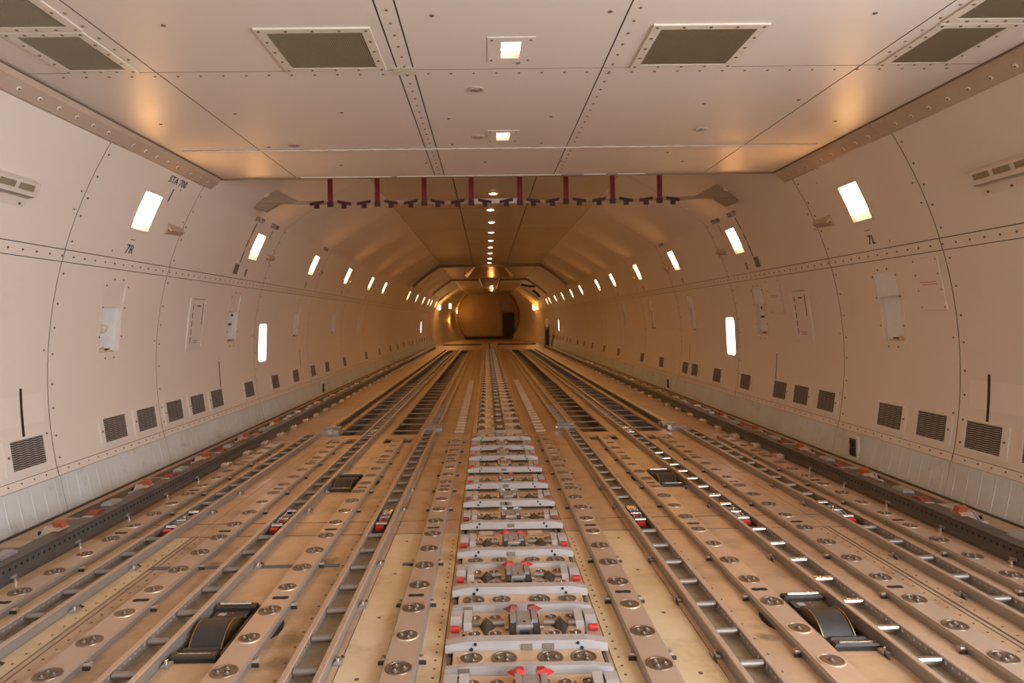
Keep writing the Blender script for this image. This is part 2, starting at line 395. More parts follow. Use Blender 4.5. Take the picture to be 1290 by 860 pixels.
# ================================================================== ceilings
root = struct('ceiling')
NX = [-2.47, -1.795, -.565, -.482, .485, 1.82, 2.47]
def ceil_plate(x0, x1, y0, y1, z, m, name='ceiling_panel', hole=()):
    mb = MB(m); g = .0035 if z < 2.6 else .007
    xb = breaks(x0+g, x1-g, 9, [q for h in hole for q in h[:2]]); yb = breaks(y0+g, y1-g, 9, [q for h in hole for q in h[2:]])
    grid_panel(mb, xb, yb, hole, lambda a, b, o: Vector((a, b, z+o)), .03, edge='seam_dark')
    return link(name, mb, root)
NCL = [(.005, 3.255), (.005, 4.78)]
for yb0, yb1 in ((NOSE_Y, 1.4), (1.4, 3.50), (3.50, NEAR_END)):
    for i in range(len(NX)-1):
        hs = [(x-.05, x+.05, y-.1, y+.1) for x, y in NCL if NX[i] < x < NX[i+1] and yb0 < y < yb1]
        ceil_plate(NX[i], NX[i+1], yb0, yb1, 2.49, 'ceiling_paint', 'joint_strip' if NX[i+1]-NX[i] < .2 else 'ceiling_panel', hs)
bk = MB('seam_dark'); bk.box(-2.55, 2.55, NOSE_Y, NEAR_END-.01, 2.52, 2.56); link('backing_sheet', bk, root)
FX = [-1.56, -.525, .525, 1.56]
FC = [9.65, 11.07, 12.47, 13.88, 15.30, 16.71, 18.15, 19.70, 21.15]
for k in range(3, len(BAYS)-1):
    y0 = NEAR_END if k == 3 else BAYS[k]
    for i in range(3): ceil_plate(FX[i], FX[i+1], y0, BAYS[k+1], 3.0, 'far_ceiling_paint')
bk = MB('seam_dark'); bk.box(-1.6, 1.6, NEAR_END, 36, 3.03, 3.07); link('backing_sheet', bk, root)
fa = MB('trim_paint'); fa.prismy([(-2.52, 2.492), (2.52, 2.492), (1.62, 3.1), (-1.62, 3.1)], NEAR_END-.01, NEAR_END+.012)
fa.box(-2.46, 2.46, NEAR_END-.012, NEAR_END+.014, 2.478, 2.492, 'seam_dark')
link('end_fascia', fa, root)
ed = MB('ceiling_frame')
for (x0, x1, d) in ((-1.75, -.95, .008), (-.9, .55, .010), (.75, .95, .012), (1.05, 1.3, .01)): ed.box(x0, x1, NEAR_END-.02, NEAR_END-.013, 2.482, 2.4885)
link('edge_tape', ed, root)
jt = MB('ceiling_frame'); jt.box(-.585, -.465, 3.46, 3.56, 2.4865, 2.4885); link('joint_tape', jt, root)
rv = MB('rivet')
def crv(x, y, z=2.49, r_=.008, m='rivet'): rv.cyl((x, y, z), (x, y, z-.004), r_, r_*.7, 6, m, True, False)
y = 2.2
while y < 6.0:
    crv(-.523, y); crv(.53, y); 
    if y < 3.45: crv(-1.845, y); crv(1.865, y)
    y += .125
x = -2.3
while x < 2.35:
    crv(x, 3.555); x += .118
for (x, y) in ((-.34, 2.88), (.41, 2.86), (-.35, 4.35), (.30, 4.33), (-.36, 4.98), (.29, 4.97), (-1.5, 2.95), (1.55, 2.9), (-1.65, 4.2), (-1.0, 4.2), (-1.7, 5.0), (1.2, 4.1), (1.75, 4.05), (1.3, 5.3), (-1.3, 5.6), (-.6, 5.55), (.5, 5.55), (1.5, 5.6), (2.2, 4.5), (-2.2, 4.4), (.05, 3.42), (-.12, 5.55)):
    crv(x, y, r_=.012)
link('rivet', rv, root, kind='stuff')
for i, (x, y, txt) in enumerate(((-.17, 3.80, 'below the seam right beside the middle joint strip'), (-.17, 4.78, 'left of the second ceiling light'), (-1.5, 4.95, 'by the left reflection'), (1.35, 4.65, 'on the right ceiling panel'))):
    mb = MB('trim_paint'); mb.lathe([(.05, 0), (.045, -.006), (.03, -.003), (.028, .006)], 16); mb.box(-.03, .03, -.006, .006, -.008, -.002, 'bright_steel'); mb.cyl((0, 0, 0), (0, 0, -.012), .011, n=8, m='roller_steel')
    o = link('tie_down_fitting', mb, loc=(x, y, 2.49)); tag(o, 'small round ceiling tie-down fitting, '+txt, 'fitting', 'ceiling tie-down fittings')

# corner trims
for s in (-1, 1):
    root = struct('trim_%d' % (1 if s < 0 else 2))
    segs = [(-.6, 1.6), (1.6, 4.55), (4.55, 5.45), (5.45, 6.05)]
    for (a, b) in segs:
        mb = MB('trim_paint')
        k = .004 if a in (4.55,) else 0
        poly = [(2.455, 2.488), (2.47, 2.452+k), (2.535, 2.395+k), (2.575, 2.395), (2.62, 2.45), (2.50, 2.50)]
        mb.prismy([(s*x, z) for x, z in (poly if s > 0 else poly)], a+.003, b-.003)
        y = a+.1
        while y < b-.05:
            if y > 2.4:
                c = Vector((s*2.5045, y, 2.423)); n = Vector((-s*.66, 0, -.75)); mb.cyl(c, c+n*.004, .016, .012, 8, 'ceiling_frame'); mb.cyl(c+n*.003, c+n*.008, .005, n=6, m='rivet')
            y += .165
        link('trim_strip', mb, root)
    mb = MB('seam_dark'); mb.box(min(s*2.445, s*2.46), max(s*2.445, s*2.46), NOSE_Y, 6.04, 2.482, 2.4895); link('joint_shadow_gap', mb, root)  # dark strip along the joint between ceiling and trim

# arch frames far down the hold
for i, Y in enumerate((21.4, 28.8)):
    root = link('trim_%d' % (3+i), None, kind='structure')
    mb = MB('cloth_tan'); pr = [(2.40, 2.33), (2.25, 2.48), (1.93, 2.735), (1.56, 2.975), (-1.56, 2.975), (-1.93, 2.735), (-2.25, 2.48), (-2.40, 2.33)]
    pr = [(x*1.02, z) for x, z in pr]
    for a, b in zip(pr[:-1], pr[1:]):
        d = Vector((b[0]-a[0], 0, b[1]-a[1])).normalized(); n = Vector((d.z, 0, -d.x))*.09*(1)
        if n.z > 0 or True:
            n = n if (n.x*(-(a[0]+b[0])) + n.z*(-1) > 0) else -n
            q = [Vector((a[0], Y, a[1])), Vector((b[0], Y, b[1])), Vector((b[0], Y, b[1]))+n*.9, Vector((a[0], Y, a[1]))+n*.9]
            mb.face(q, 'seam_dark'); mb.face([p+Vector((0, .12, 0)) for p in q][::-1])
            mb.face([q[3], q[2], q[2]+Vector((0, .12, 0)), q[3]+Vector((0, .12, 0))], 'seam_dark')
    link('arch_frame', mb, root)

# ================================================================== tail section and rear bulkhead
Y0T, Y1T = 35.7, 46.0
def prof_main():
    pts = [(2.87, 0), (2.90, .2)] + [(P(1, 0, z).x, z) for z in (.4, .8, 1.2, 1.6, 1.9, 2.2)] + [(2.28, 2.53), (1.93, 2.765), (1.56, 3.0)]
    return pts
def prof_tail():
    n = len(prof_main()); a0 = math.asin(-1.5/2.1); a1 = math.asin(1.5/2.1); out = []
    for i in range(n):
        a = a0+(a1-a0)*i/(n-1); out.append((2.1*math.cos(a), 1.5+2.1*math.sin(a)))
    return out
for s in (-1, 1):
    root = bpy.data.objects['wall_'+SIDE[s]]
    pm, pt = prof_main(), prof_tail(); ys = [35.7, 38.2, 40.8, 43.4, 46.0]
    for a, b in zip(ys[:-1], ys[1:]):
        mb = MB('wall_paint'); vs = []
        for k in range(5):
            Y = a+.004+(b-a-.008)*k/4; t = (Y-Y0T)/(Y1T-Y0T); t = t*t*(3-2*t)
            for p, q in zip(pm, pt): vs.append((s*(p[0]*(1-t)+q[0]*t), Y, p[1]*(1-t)+q[1]*t))
        n = len(pm); mb.add(vs, [(i*n+j, (i+1)*n+j, (i+1)*n+j+1, i*n+j+1) for i in range(4) for j in range(n-1)], None, True)
        link('tail_panel', mb, root)
    mb = MB('seam_dark'); vs = []
    for k in range(9):
        Y = 35.5+10.7*k/8; t = max(0, min(1, (Y-Y0T)/(Y1T-Y0T))); t = t*t*(3-2*t)
        for p, q in zip(pm, pt): vs.append((s*((p[0]*(1-t)+q[0]*t)*1.05+.06), Y, (p[1]*(1-t)+q[1]*t-1.2)*1.06+1.2))
    mb.add(vs, [(i*n+j, (i+1)*n+j, (i+1)*n+j+1, i*n+j+1) for i in range(8) for j in range(n-1)]); link('backing_sheet', mb, root)
root = bpy.data.objects['ceiling']
for a, b in zip(ys[:-1], ys[1:]):
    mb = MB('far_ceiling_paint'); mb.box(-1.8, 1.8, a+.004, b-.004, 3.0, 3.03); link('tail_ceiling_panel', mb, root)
root = struct('wall_rear')
mb = MB('bulkhead_tan'); n = 40; ring = []
for i in range(n):
    a = 2*PI*i/n; x, z = 2.2*math.cos(a), 1.5+2.2*math.sin(a); ring.append((max(-2.2, min(2.2, x)), max(-.05, min(3.1, z))))
mb.add([(x, 46.0, z) for x, z in ring], [tuple(range(n))])
link('bulkhead_panel', mb, root)
mb = MB('bulkhead_tan'); mb.box(-1.75, .85, 45.9, 45.99, .18, 2.95); link('bulkhead_panel', mb, root)
mb = MB('hatch_dark'); mb.box(.95, 1.75, 45.92, 45.99, .12, 1.75); link('dark_doorway', mb, root)
mb = MB('orange_paint'); mb.mats = ['trim_paint']; mb.box(.95, 1.6, 45.9, 45.99, 1.8, 2.6); link('bulkhead_panel', mb, root)
mb = MB('cloth_tan')
for i in range(n):
    a, b = 2*PI*i/n, 2*PI*(i+1)/n
    q = []
    for (an, rd) in ((a, 2.02), (b, 2.02), (b, 2.16), (a, 2.16)):
        q.append((rd*math.cos(an), 1.5+rd*math.sin(an)))
    if max(z for _, z in q) > 3.12 or min(z for _, z in q) < -.06: continue
    mb.add([(x, 45.6, z) for x, z in q]+[(x, 46, z) for x, z in q], [(0, 1, 2, 3), (0, 1, 5, 4)])
link('bulkhead_ring', mb, root)
mb = MB('hatch_dark'); mb.box(-2.0, 2.0, 44.8, 45.6, 0, .16); link('rear_sill', mb, root)

# ================================================================== FLOOR
root = struct('floor')
mb = MB('seam_dark'); mb.box(-2.95, 2.95, NOSE_Y, 46, -.16, -.13); link('subfloor', mb, root)
def fpanel(x0, x1, y0, y1, m='floor_tan', name='floor_panel'):
    g = .0018; b = MB(m); b.box(x0+g, x1-g, y0+g, y1-g, -.02, 0.); link(name, b, root)
YB = [NOSE_Y, 1.3, 3.87, 4.12, 6.79, 7.06, 7.28]
for i in range(len(YB)-1):
    a, b = YB[i], YB[i+1]
    if i == 4:
        xs = [(-2.87, -1.74), (-1.66, -1.57), (-1.475, -1.18), (-1.10, -1.0), (-.9, -.3)]
        xs = xs+[(-q, -p) for p, q in xs][::-1]
        for (p, q) in xs: fpanel(p, q, a, b, 'floor_tan')
    else:
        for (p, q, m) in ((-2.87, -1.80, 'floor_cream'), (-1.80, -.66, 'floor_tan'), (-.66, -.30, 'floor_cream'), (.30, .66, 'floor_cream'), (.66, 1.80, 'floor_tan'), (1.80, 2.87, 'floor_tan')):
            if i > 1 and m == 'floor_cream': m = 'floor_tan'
            # the cutouts for the power drive units
            if (i == 1 or i == 3) and (p == .66 or p == -1.80):
                s = 1 if p > 0 else -1; c0, c1 = (2.43, 2.92) if i == 1 else (4.85, 5.32)
                e0, e1 = .985, 1.285
                gp = MB(m); g = .0018
                grid_panel(gp, sorted([p+g, q-g, s*e0, s*e1]), [a+g, c0, c1, b-g], [(min(s*e0, s*e1), max(s*e0, s*e1), c0, c1)], lambda X, Y, o: Vector((X, Y, -o)), .03)
                link('floor_panel', gp, root)
            else: fpanel(p, q, a, b, m)
    if i != 4: pass
cb = [NOSE_Y, 1.9, 3.9, 7.28, 12, 18, 24, 30, 36]
for a, b in zip(cb[:-1], cb[1:]): fpanel(-.3, .3, a, b, 'bronze_plate', 'centre_floor_panel')
fb = [7.28]+[7.28+2.4*i for i in range(1, 9)]+[28.2]
for a, b in zip(fb[:-1], fb[1:]):
    for (p, q) in ((.3, .885), (1.165, 1.455), (1.735, 2.87)):
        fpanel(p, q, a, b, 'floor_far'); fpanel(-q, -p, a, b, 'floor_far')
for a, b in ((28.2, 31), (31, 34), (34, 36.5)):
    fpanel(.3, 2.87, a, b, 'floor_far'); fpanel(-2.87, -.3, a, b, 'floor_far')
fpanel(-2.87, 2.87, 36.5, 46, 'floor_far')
mb = MB('hatch_dark'); mb.box(-2.3, -.4, 33.9, 34.5, 0, .05); mb.box(.4, 2.3, 33.9, 34.5, 0, .05); link('cross_channel', mb, root)
# the open bays between the beams: rungs
rg = MB('bay_rung'); rg.box(-.135, .135, -.012, .012, -.014, -.003); rgm = rg.mesh('rung')
rw = MB('bay_rung'); rw.box(-.147, .147, -.012, .012, -.014, -.003); rwm = rw.mesh('rung')
for s in (-1, 1):
    for xc, me in ((1.025, rwm), (1.595, rwm)):
        y = 7.60
        while y < 13.6: link('rung', me, root, (s*xc, y, 0)); y += .475
mb = MB('hatch_dark')
for s in (-1, 1):
    for a, b in ((.88, 1.17), (1.45, 1.74)): mb.box(min(s*a, s*b), max(s*a, s*b), 6.7, 28.2, -.11, -.10)
link('bay_bottom', mb, root)
# floor edge boards under the side rails + dark grip panels
for s in (-1, 1):
    y = 1.0; 
    for a, b in ((.9, 2.75), (2.80, 3.66), (3.76, 4.20), (4.26, 5.28), (5.36, 6.3), (6.36, 7.3), (7.36, 8.3), (8.36, 9.3), (9.36, 10.3), (10.36, 11.3), (11.36, 13), (13.1, 16), (16.1, 20), (20.1, 25)):
        mb = MB('grip_dark'); x0, x1 = 2.575, 2.775
        if a == 3.76: x0, x1 = 2.50, 2.62
        mb.box(min(s*x0, s*x1), max(s*x0, s*x1), a, b, 0, .007); link('grip_panel', mb, root)
    for y in (3.70, 4.23, 5.32, 6.33, 7.33, 8.33):
        mb = MB('rail_tan'); mb.box(min(s*2.48, s*2.8), max(s*2.48, s*2.8), y-.015, y+.015, 0, .02); link('cross_bar', mb, root)
# double joint line with small screws at x=+-1.8, screws along the centre trough and the trays
sc = MB('rivet')
def screw(x, y, r_=.006, m='rivet', z=0.): sc.cyl((x, y, z), (x, y, z+.002), r_, n=6, m=m, smooth=False)
for s in (-1, 1):
    y = 1.7
    while y < 3.86:
        screw(s*1.835, y, .005); screw(s*1.745, y+.03, .005); y += .075
    y = 1.7
    while y < 3.8: screw(s*.325, y, .005); y += .06
    y = 1.7
    while y < 6.7: screw(s*.855, y, .006); y += .12
    for y in (2.3, 2.78, 3.26, 3.74): screw(s*.58, y, .008, 'rivet')
link('screw', sc, root, kind='stuff')
ln = MB('seam_dark')
for s in (-1, 1):
    for x in (1.775, 1.803): ln.box(min(s*x, s*(x+.005)), max(s*x, s*(x+.005)), 1, 3.88, 0, .0025)
for yy in (3.868, 4.116):
    for q in (-1, 1): ln.box(*sorted((q*.31, q*2.30)), yy, yy+.007, 0, .0018)
link('joint_sealant', ln, root)
mb = MB('blue_paint'); mb.box(-1.80, -.87, 3.365, 3.405, .0005, .002); mb.box(-.56, -.5, 3.365, 3.405, .0005, .002)
o = link('marking_line', mb); tag(o, 'narrow blue painted line crossing the floor at the left', 'floor marking')
# oily smears beside the left inner tray
sm = MB('hatch_dark')

# ================================================================== disc strips
def disc_mesh(worn, rot, name='roller_disc'):
    mb = MB('disc_metal', 'roller_steel', 'disc_worn', 'bright_steel')
    ring = 'disc_worn' if worn else 'disc_metal'
    mb.lathe([(.0465, 0), (.0455, .003), (.040, .003), (.0385, .0005), (.002, .0005)], 18, ms=[ring, ring, 'disc_metal', 'disc_metal'])
    k = 1 if worn == 2 else 3
    for i in range(k):
        a = rot+i*2*PI/3; rad = .0 if k == 1 else .02
        c = (rad*math.cos(a), rad*math.sin(a), .0005)
        mb.lathe([(.0125, 0), (.012, .0035), (.009, .006)], 9, 'disc_metal', c)
        mb.lathe([(.0065, .004), (.005, .007), (.002, .0082), (.0001, .0084)], 8, 'roller_steel', c)
    return mb.mesh(name)
DISCS = [disc_mesh(w, rr_) for w, rr_ in ((0, .5), (0, 1.4), (0, 2.1), (1, .9), (2, 0), (0, 0), (0, 1.0))]
STRIPX = [.44, 1.025, 1.613, 2.20]
SN = ['beside the centre latches', 'second from centre', 'third from centre', 'beside the side rail']
def strip_mesh(y0, y1, hw):
    mb = MB('strip_tan', 'rail_grey'); h = .035
    poly = [(-hw-.003, 0), (-hw-.003, h-.01), (-hw+.004, h), (hw-.004, h), (hw+.003, h-.01), (hw+.003, 0)]
    n = len(poly); vs = [(x, y, z) for y in (y0, y1) for x, z in poly]
    for i in range(n-1): mb.add([vs[i], vs[i+1], vs[n+i+1], vs[n+i]], [(0, 1, 2, 3)], 'strip_tan' if i == 2 else 'rail_grey')
    mb.face(vs[:n], 'rail_grey'); mb.face(vs[n:][::-1], 'rail_grey')
    return mb.mesh('strip_plate')
CLIP = MB('strip_tan'); CLIP.box(-.012, .012, -.012, .012, 0, .02, bev=.004); CLIP.cyl((0, 0, .01), (0, 0, .024), .008, n=8, m='roller_steel'); CLIP.box(-.018, .018, -.02, -.012, 0, .012, 'dark_metal'); CLIP = CLIP.mesh('clip')
SLOT = MB('black_hole'); SLOT.prismz([(-.034, -.009), (-.02, -.015), (.0, -.011), (.02, -.015), (.034, -.008), (.032, .012), (.015, .015), (0, .011), (-.02, .014), (-.033, .010)], .0, .0012); SLOT = SLOT.mesh('slot')
for s in (-1, 1):
    for j, xc in enumerate(STRIPX):
        for seg, (y0, y1) in enumerate(((1.2, 3.875), (3.882, 6.75))):
            if j == 0 and seg: y1 = 6.9
            t = thing('disc_strip', 'strip of round steel discs, %s floor, %s, %s length' % (SIDE[s], SN[j], ('nearer', 'farther')[seg]), 'floor strip', (s*xc, 0, 0), 'roller disc strips')
            link('strip_plate', strip_mesh(y0, y1, .056), t)
            k = -4
            while True:
                y = 2.30+.2425*k; k += 1
                if y > y1-.05: break
                if y < y0+.05: continue
                link('roller_disc', random.choice(DISCS), t, (0, y, .035))
            for y in (1.945, 2.912, 3.862, 4.835, 5.80):
                if y0 < y < y1: link('slot', SLOT, t, (random.uniform(-.006, .006), y, .035))
            y = 1.93
            while y < y1-.05:
                if y > y0+.05:
                    link('clip', CLIP, t, (-s*.066, y, 0)); 
                    if j == 0: link('clip', CLIP, t, (s*.066, y, 0))
                y += .4825
# far inner strip: transverse slats and then a plain raised track
for s in (-1, 1):
    t = thing('slatted_track', 'far %s inner floor track of pale transverse slats beside the centre latches' % SIDE[s], 'floor strip', (s*.435, 0, 0), 'slatted tracks')
    mb = MB('floor_far'); mb.box(-.05, .05, 7.2, 28.5, 0, .012); link('track_bed', mb, t)
    sl = MB('beam_grey'); sl.mats = ['disc_worn']; sl.box(-.05, .05, -.03, .03, .012, .032, bev=.006); sl = sl.mesh('slat')
    y = 7.32
    while y < 13.5: link('slat', sl, t, (0, y, 0)); y += .22
    mb = MB('strip_tan'); mb.box(-.05, -.03, 13.5, 28.5, .012, .03); mb.box(.03, .05, 13.5, 28.5, .012, .03); link('track_rail', mb, t)

# ================================================================== roller trays
def roller_mesh(m='roller_steel', L=.084, rad=.0135):
    mb = MB(m, 'dark_metal'); mb.cyl((-L/2+.003, 0, .029), (L/2-.003, 0, .029), rad, n=14, m=m, cap=False)
    for q in (-1, 1):
        mb.cyl((q*(L/2-.003), 0, .029), (q*L/2, 0, .029), rad, rad*.8, 14, m); mb.cyl((q*L/2, 0, .029), (q*(L/2+.004), 0, .029), .004, n=6, m='dark_metal')
    return mb.mesh('roller')
ROLL_M = roller_mesh(); ROLL_B = roller_mesh('bright_steel')
def tray_rail(sd, y0, y1, x=.0555, hw=.012, h=.045, dots=True, m='rail_tan'):
    mb = MB(m, 'rail_grey', 'beam_grey'); cx = sd*x
    poly = [(cx-hw, 0), (cx-hw, h-.003), (cx-hw+.003, h), (cx+hw-.003, h), (cx+hw, h-.003), (cx+hw, 0)]; n = len(poly)
    vs = [(a, y, z) for y in (y0, y1) for a, z in poly]
    for i in range(n-1): mb.add([vs[i], vs[i+1], vs[n+i+1], vs[n+i]], [(0, 1, 2, 3)], m if i in (1, 2, 3) else 'rail_grey')
    mb.face(vs[:n], 'rail_grey'); mb.face(vs[n:][::-1], 'rail_grey')
    return mb
def rail_dots(y0, y1, sd, s):
    mb = MB('disc_worn', 'dark_metal'); xi = sd*.0434; y = y0
    while y < y1:
        m = 'cord_white' if s > 0 else 'disc_worn'  # pale dots along the inner rail faces, whiter on the right half
        mb.cyl((xi, y, .029), (xi-sd*.0012, y, .029), .0052, n=6, m=m, smooth=False); y += .034
    return mb
TRAYX = [.752, 1.355, 1.965]; TN = ['inner', 'middle', 'outer']
TCLIP = MB('rail_grey', 'dark_metal'); TCLIP.box(-.018, .012, -.02, .02, 0, .012, bev=.004); TCLIP.cyl((.0, 0, .008), (.0, 0, .022), .008, n=8, m='bright_steel'); TCLIP.prism([(-.05, .0), (-.02, .0), (-.02, .02)], -.015, -.009, 'dark_metal'); TCLIP = TCLIP.mesh('hook_clip')
LOCK = [(3.87, 4.31)]
def lockpos(j): return {0: [(3.87, 4.31)], 1: [(3.87, 4.31), (6.95, 7.35)], 2: [(3.87, 4.31)]}[j]
TEND = [7.35, 27.9, 7.2]
for s in (-1, 1):
    for j, xc in enumerate(TRAYX):
        ends = [(1.2, 3.87), (3.87, TEND[j] if j != 1 else 7.4)] + ([(7.4, 27.9)] if j == 1 else [])
        for seg, (y0, y1) in enumerate(ends):
            t = thing('roller_tray', '%s tray of steel rollers on the %s half of the floor, %s length' % (TN[j], SIDE[s], ('nearer', 'farther', 'far thin')[seg]), 'roller track', (s*xc, 0, 0), 'roller trays')
            for sd in (-1, 1):
                link('tray_rail', tray_rail(sd, y0+.002, y1-.002), t)
            if seg == 0:
                for sd in (-1, 1): link('rivet_row', rail_dots(1.7, y1, sd, s), t, kind='stuff')
                ft = MB('rail_grey')                        # outward foot flange with its screws
                link('foot_flange', ft if ft.v else (ft.box(-.0705, .0705, y0, y1, 0, .0015) or ft), t)
            bd = MB('tray_bed'); bd.box(-.0435, .0435, y0, y1, .0015, .004); link('tray_bed', bd, t)
            if seg < 2:
                k = -4
                while True:
                    y = 2.30+.2425*k; k += 1
                    if y > y1-.05: break
                    if y < y0+.05 or any(a-.02 < y < b+.02 for a, b in lockpos(j)): continue
                    link('roller', ROLL_B if (s > 0 and j == 1 and y < 6) else ROLL_M, t, (0, y, 0))
                y = 1.93
                while y < min(y1-.05, 5):
                    if y > y0+.05: link('hook_clip', TCLIP, t, (-s*.083, y, 0), (0, 0, 0 if s > 0 else PI))
                    y += .4825
            else:
                rm = MB('rail_grey'); rm.box(-.043, .043, -.028, .028, .006, .026); rm = rm.mesh('cross_slat')
                y = 7.5
                while y < 13.5: link('cross_slat', rm, t, (0, y, 0)); y += .2425

# pallet locks sitting in the trays
def make_lock(kind):
    P_ = []
    mb = MB('black_hole'); mb.box(-.0425, .0425, .0, .44, .0045, .012); P_.append(('housing', mb))
    mb = MB('red_paint'); mb.prism([(.035, .012), (.035, .026), (.055, .034), (.072, .030), (.072, .012)], -.026, .018); P_.append(('pawl', mb))
    mb = MB('bright_steel'); mb.cyl((-.031, .10, .030), (.031, .10, .030), .0125, n=14); P_.append(('front_roller', mb))
    mb = MB('latch_grey', 'bright_steel', 'red_worn')
    mb.box(-.026, -.018, .16, .36, .012, .036); mb.box(.018, .026, .16, .36, .012, .036)
    mb.prism([(.17, .012), (.19, .030), (.25, .034), (.31, .026), (.33, .012)], -.016, .016, 'red_worn' if kind else 'latch_grey')
    mb.cyl((-.03, .22, .034), (.03, .22, .034), .006, n=8, m='bright_steel'); mb.cyl((-.03, .31, .030), (.03, .31, .030), .006, n=8, m='latch_grey')
    mb.lathe([(.012, 0), (.012, .008), (.004, .012), (.0001, .012)], 10, 'bright_steel', (0, .27, .034)); P_.append(('mechanism', mb))
    mb = MB('bright_steel' if kind != 0 else 'bright_steel')
    if kind == 2: mb.box(-.028, .028, .28, .36, .02, .045, bev=.008)
    else: mb.cyl((-.031, .40, .030), (.031, .40, .030), .0125, n=14)
    P_.append(('rear_block' if kind == 2 else 'rear_roller', mb))
    return [(n, m.mesh(n)) for n, m in P_]
LK = [make_lock(0), make_lock(1), make_lock(2)]
for s in (-1, 1):
    for j, xc in enumerate(TRAYX):
        for q, (a, b) in enumerate(lockpos(j)):
            kind = 2 if j == 0 else (1 if (s < 0 and j == 1) else 0)
            t = thing('pallet_lock', 'pallet lock with red front pawl set in the %s %s roller tray%s' % (SIDE[s], TN[j], ', far one' if q else ''), 'pallet lock', (s*xc, a, 0), 'pallet locks in the roller trays')
            for n, me in LK[kind]:
                if q and n == 'pawl': continue
                link(n, me, t)

# far ends of the inner and outer trays: grey brackets, short slat groups and the plain channels beyond
for s in (-1, 1):
    t = thing('transition_bracket', 'grey steel bracket crossing the floor at the far end of the %s inner roller tray' % SIDE[s], 'bracket', (s*.73, 7.5, 0), 'tray end brackets')
    mb = MB('latch_grey', 'bright_steel'); mb.box(-.10, .10, -.08, -.02, 0, .05, bev=.01); mb.box(-.09, .09, .1, .16, 0, .05, bev=.01); mb.box(-.05, .05, -.02, .1, 0, .03); link('bracket_body', mb, t)
    mb = MB('bright_steel'); mb.box(-.12, -.085, -.07, -.03, .02, .055, bev=.008); link('bolt_block', mb, t)
    mb = MB('bright_steel'); mb.box(.06, .09, .11, .15, .03, .06, bev=.008); link('bolt_block', mb, t)
    t = thing('slatted_track', 'far %s inner channel with short grey slats beyond the tray bracket' % SIDE[s], 'floor strip', (s*.74, 0, 0), 'slatted tracks')
    for sd in (-1, 1): link('track_rail', tray_rail(sd, 7.72, 28, .055, .014, .035), t)
    sl = MB('rail_grey'); sl.box(-.04, .04, -.028, .028, .005, .03, bev=.005); sl = sl.mesh('slat')
    y = 7.85
    while y < 9.5: link('slat', sl, t, (0, y, 0)); y += .22
    t = thing('transition_bracket', 'bright bolted bracket at the far end of the %s outer roller tray' % SIDE[s], 'bracket', (s*1.86, 7.35, 0), 'tray end brackets')
    mb = MB('latch_grey', 'beam_grey'); mb.box(-.05, .14, -.06, 0, 0, .05, bev=.01); mb.box(-.08, .10, .22, .30, 0, .05, bev=.01); mb.box(-.03, .05, 0, .22, 0, .025); link('bracket_body', mb, t)
    mb = MB('bright_steel'); x0 = -.075 if s > 0 else .035; mb.box(x0, x0+.04, -.10, -.05, .02, .07, bev=.01); link('bolt_block', mb, t)
    mb = MB('bright_steel'); mb.box(x0, x0+.04, .12, .18, .02, .07, bev=.01); link('bolt_block', mb, t)
    t = thing('slatted_track', 'far %s outer channel with a dark edge and pale slats beside the open bays' % SIDE[s], 'floor strip', (s*1.86, 0, 0), 'slatted tracks')
    mb = MB('dark_metal'); mb.box(-.05 if s > 0 else .025, -.025 if s > 0 else .05, 7.7, 28, 0, .05); link('edge_wall', mb, t)
    mb = MB('rail_tan'); mb.box(-.02 if s > 0 else -.055, .055 if s > 0 else .02, 9.2, 28, 0, .03); link('track_bed', mb, t)
    sl = MB('disc_worn'); sl.box(-.035, .035, -.03, .03, .0, .045, bev=.008); sl = sl.mesh('slat')
    y = 7.75
    while y < 9.15: link('slat', sl, t, (s*.015, y, 0)); y += .19

# ================================================================== power drive units
for s in (-1, 1):
    for q, y0 in enumerate((2.43, 4.86)):
        t = thing('power_drive_unit', 'black power drive unit with a rubber drive drum sunk in the %s floor, %s one' % (SIDE[s], ('near', 'far')[q]), 'drive unit', (s*1.195, y0, 0), 'power drive units')
        fl = 1 if s > 0 else -1
        mb = MB('dark_metal'); mb.box(-.20 if s > 0 else -.09, .09 if s > 0 else .20, 0, .49, -.10, -.09)
        for a, b in ((0, .02), (.47, .49)): mb.box(-.09, .09, a, b, -.09, .004)
        mb.box(-.09, -.078, 0, .49, -.09, .002); mb.box(.078, .09, 0, .49, -.09, .002); link('tray', mb, t)
        mb = MB('rubber'); mb.cyl((-.064, .25, -.100), (.05, .25, -.100), .142, n=44); drum = link('drum', mb, t)
        mb = MB('brass')
        for xx in (-.068, .054): mb.cyl((xx, .25, -.100), (xx+.004, .25, -.100), .1435, n=44, cap=True)
        link('drum_rim', mb, drum)
        mb = MB('black_hole'); mb.prismz([(s*-.226, .17), (s*-.245, .21), (s*-.25, .26), (s*-.243, .31), (s*-.226, .35)][::s], .0, .0015); link('clearance_cutout', mb, t)
        mb = MB('rubber'); mb.box(-.075, .075, .07, .105, -.02, .012, bev=.012); link('front_lip', mb, t)
        mb = MB('dark_metal', 'bright_steel')
        mb.box(-.085, .085, .012, .055, -.01, .018, bev=.006); mb.box(-.06, .06, .030, .036, .016, .0205, 'bright_steel'); link('front_bar', mb, t)
        mb = MB('dark_metal', 'bright_steel'); mb.box(-.085, .085, .43, .475, -.01, .022, bev=.006); mb.cyl((-.065, .45, .026), (.065, .45, .026), .008, n=8, m='bright_steel'); link('rear_bar', mb, t)
        mb = MB('dark_metal', 'placard', 'red_paint'); mb.prism([(.36, -.02), (.36, .006), (.42, .008), (.43, -.02)], -.07, .07); mb.box(-.05, -.02, .375, .40, .0075, .0095, 'beam_grey'); mb.box(.0, .008, .39, .398, .008, .0105, 'red_paint'); link('cover', mb, t)

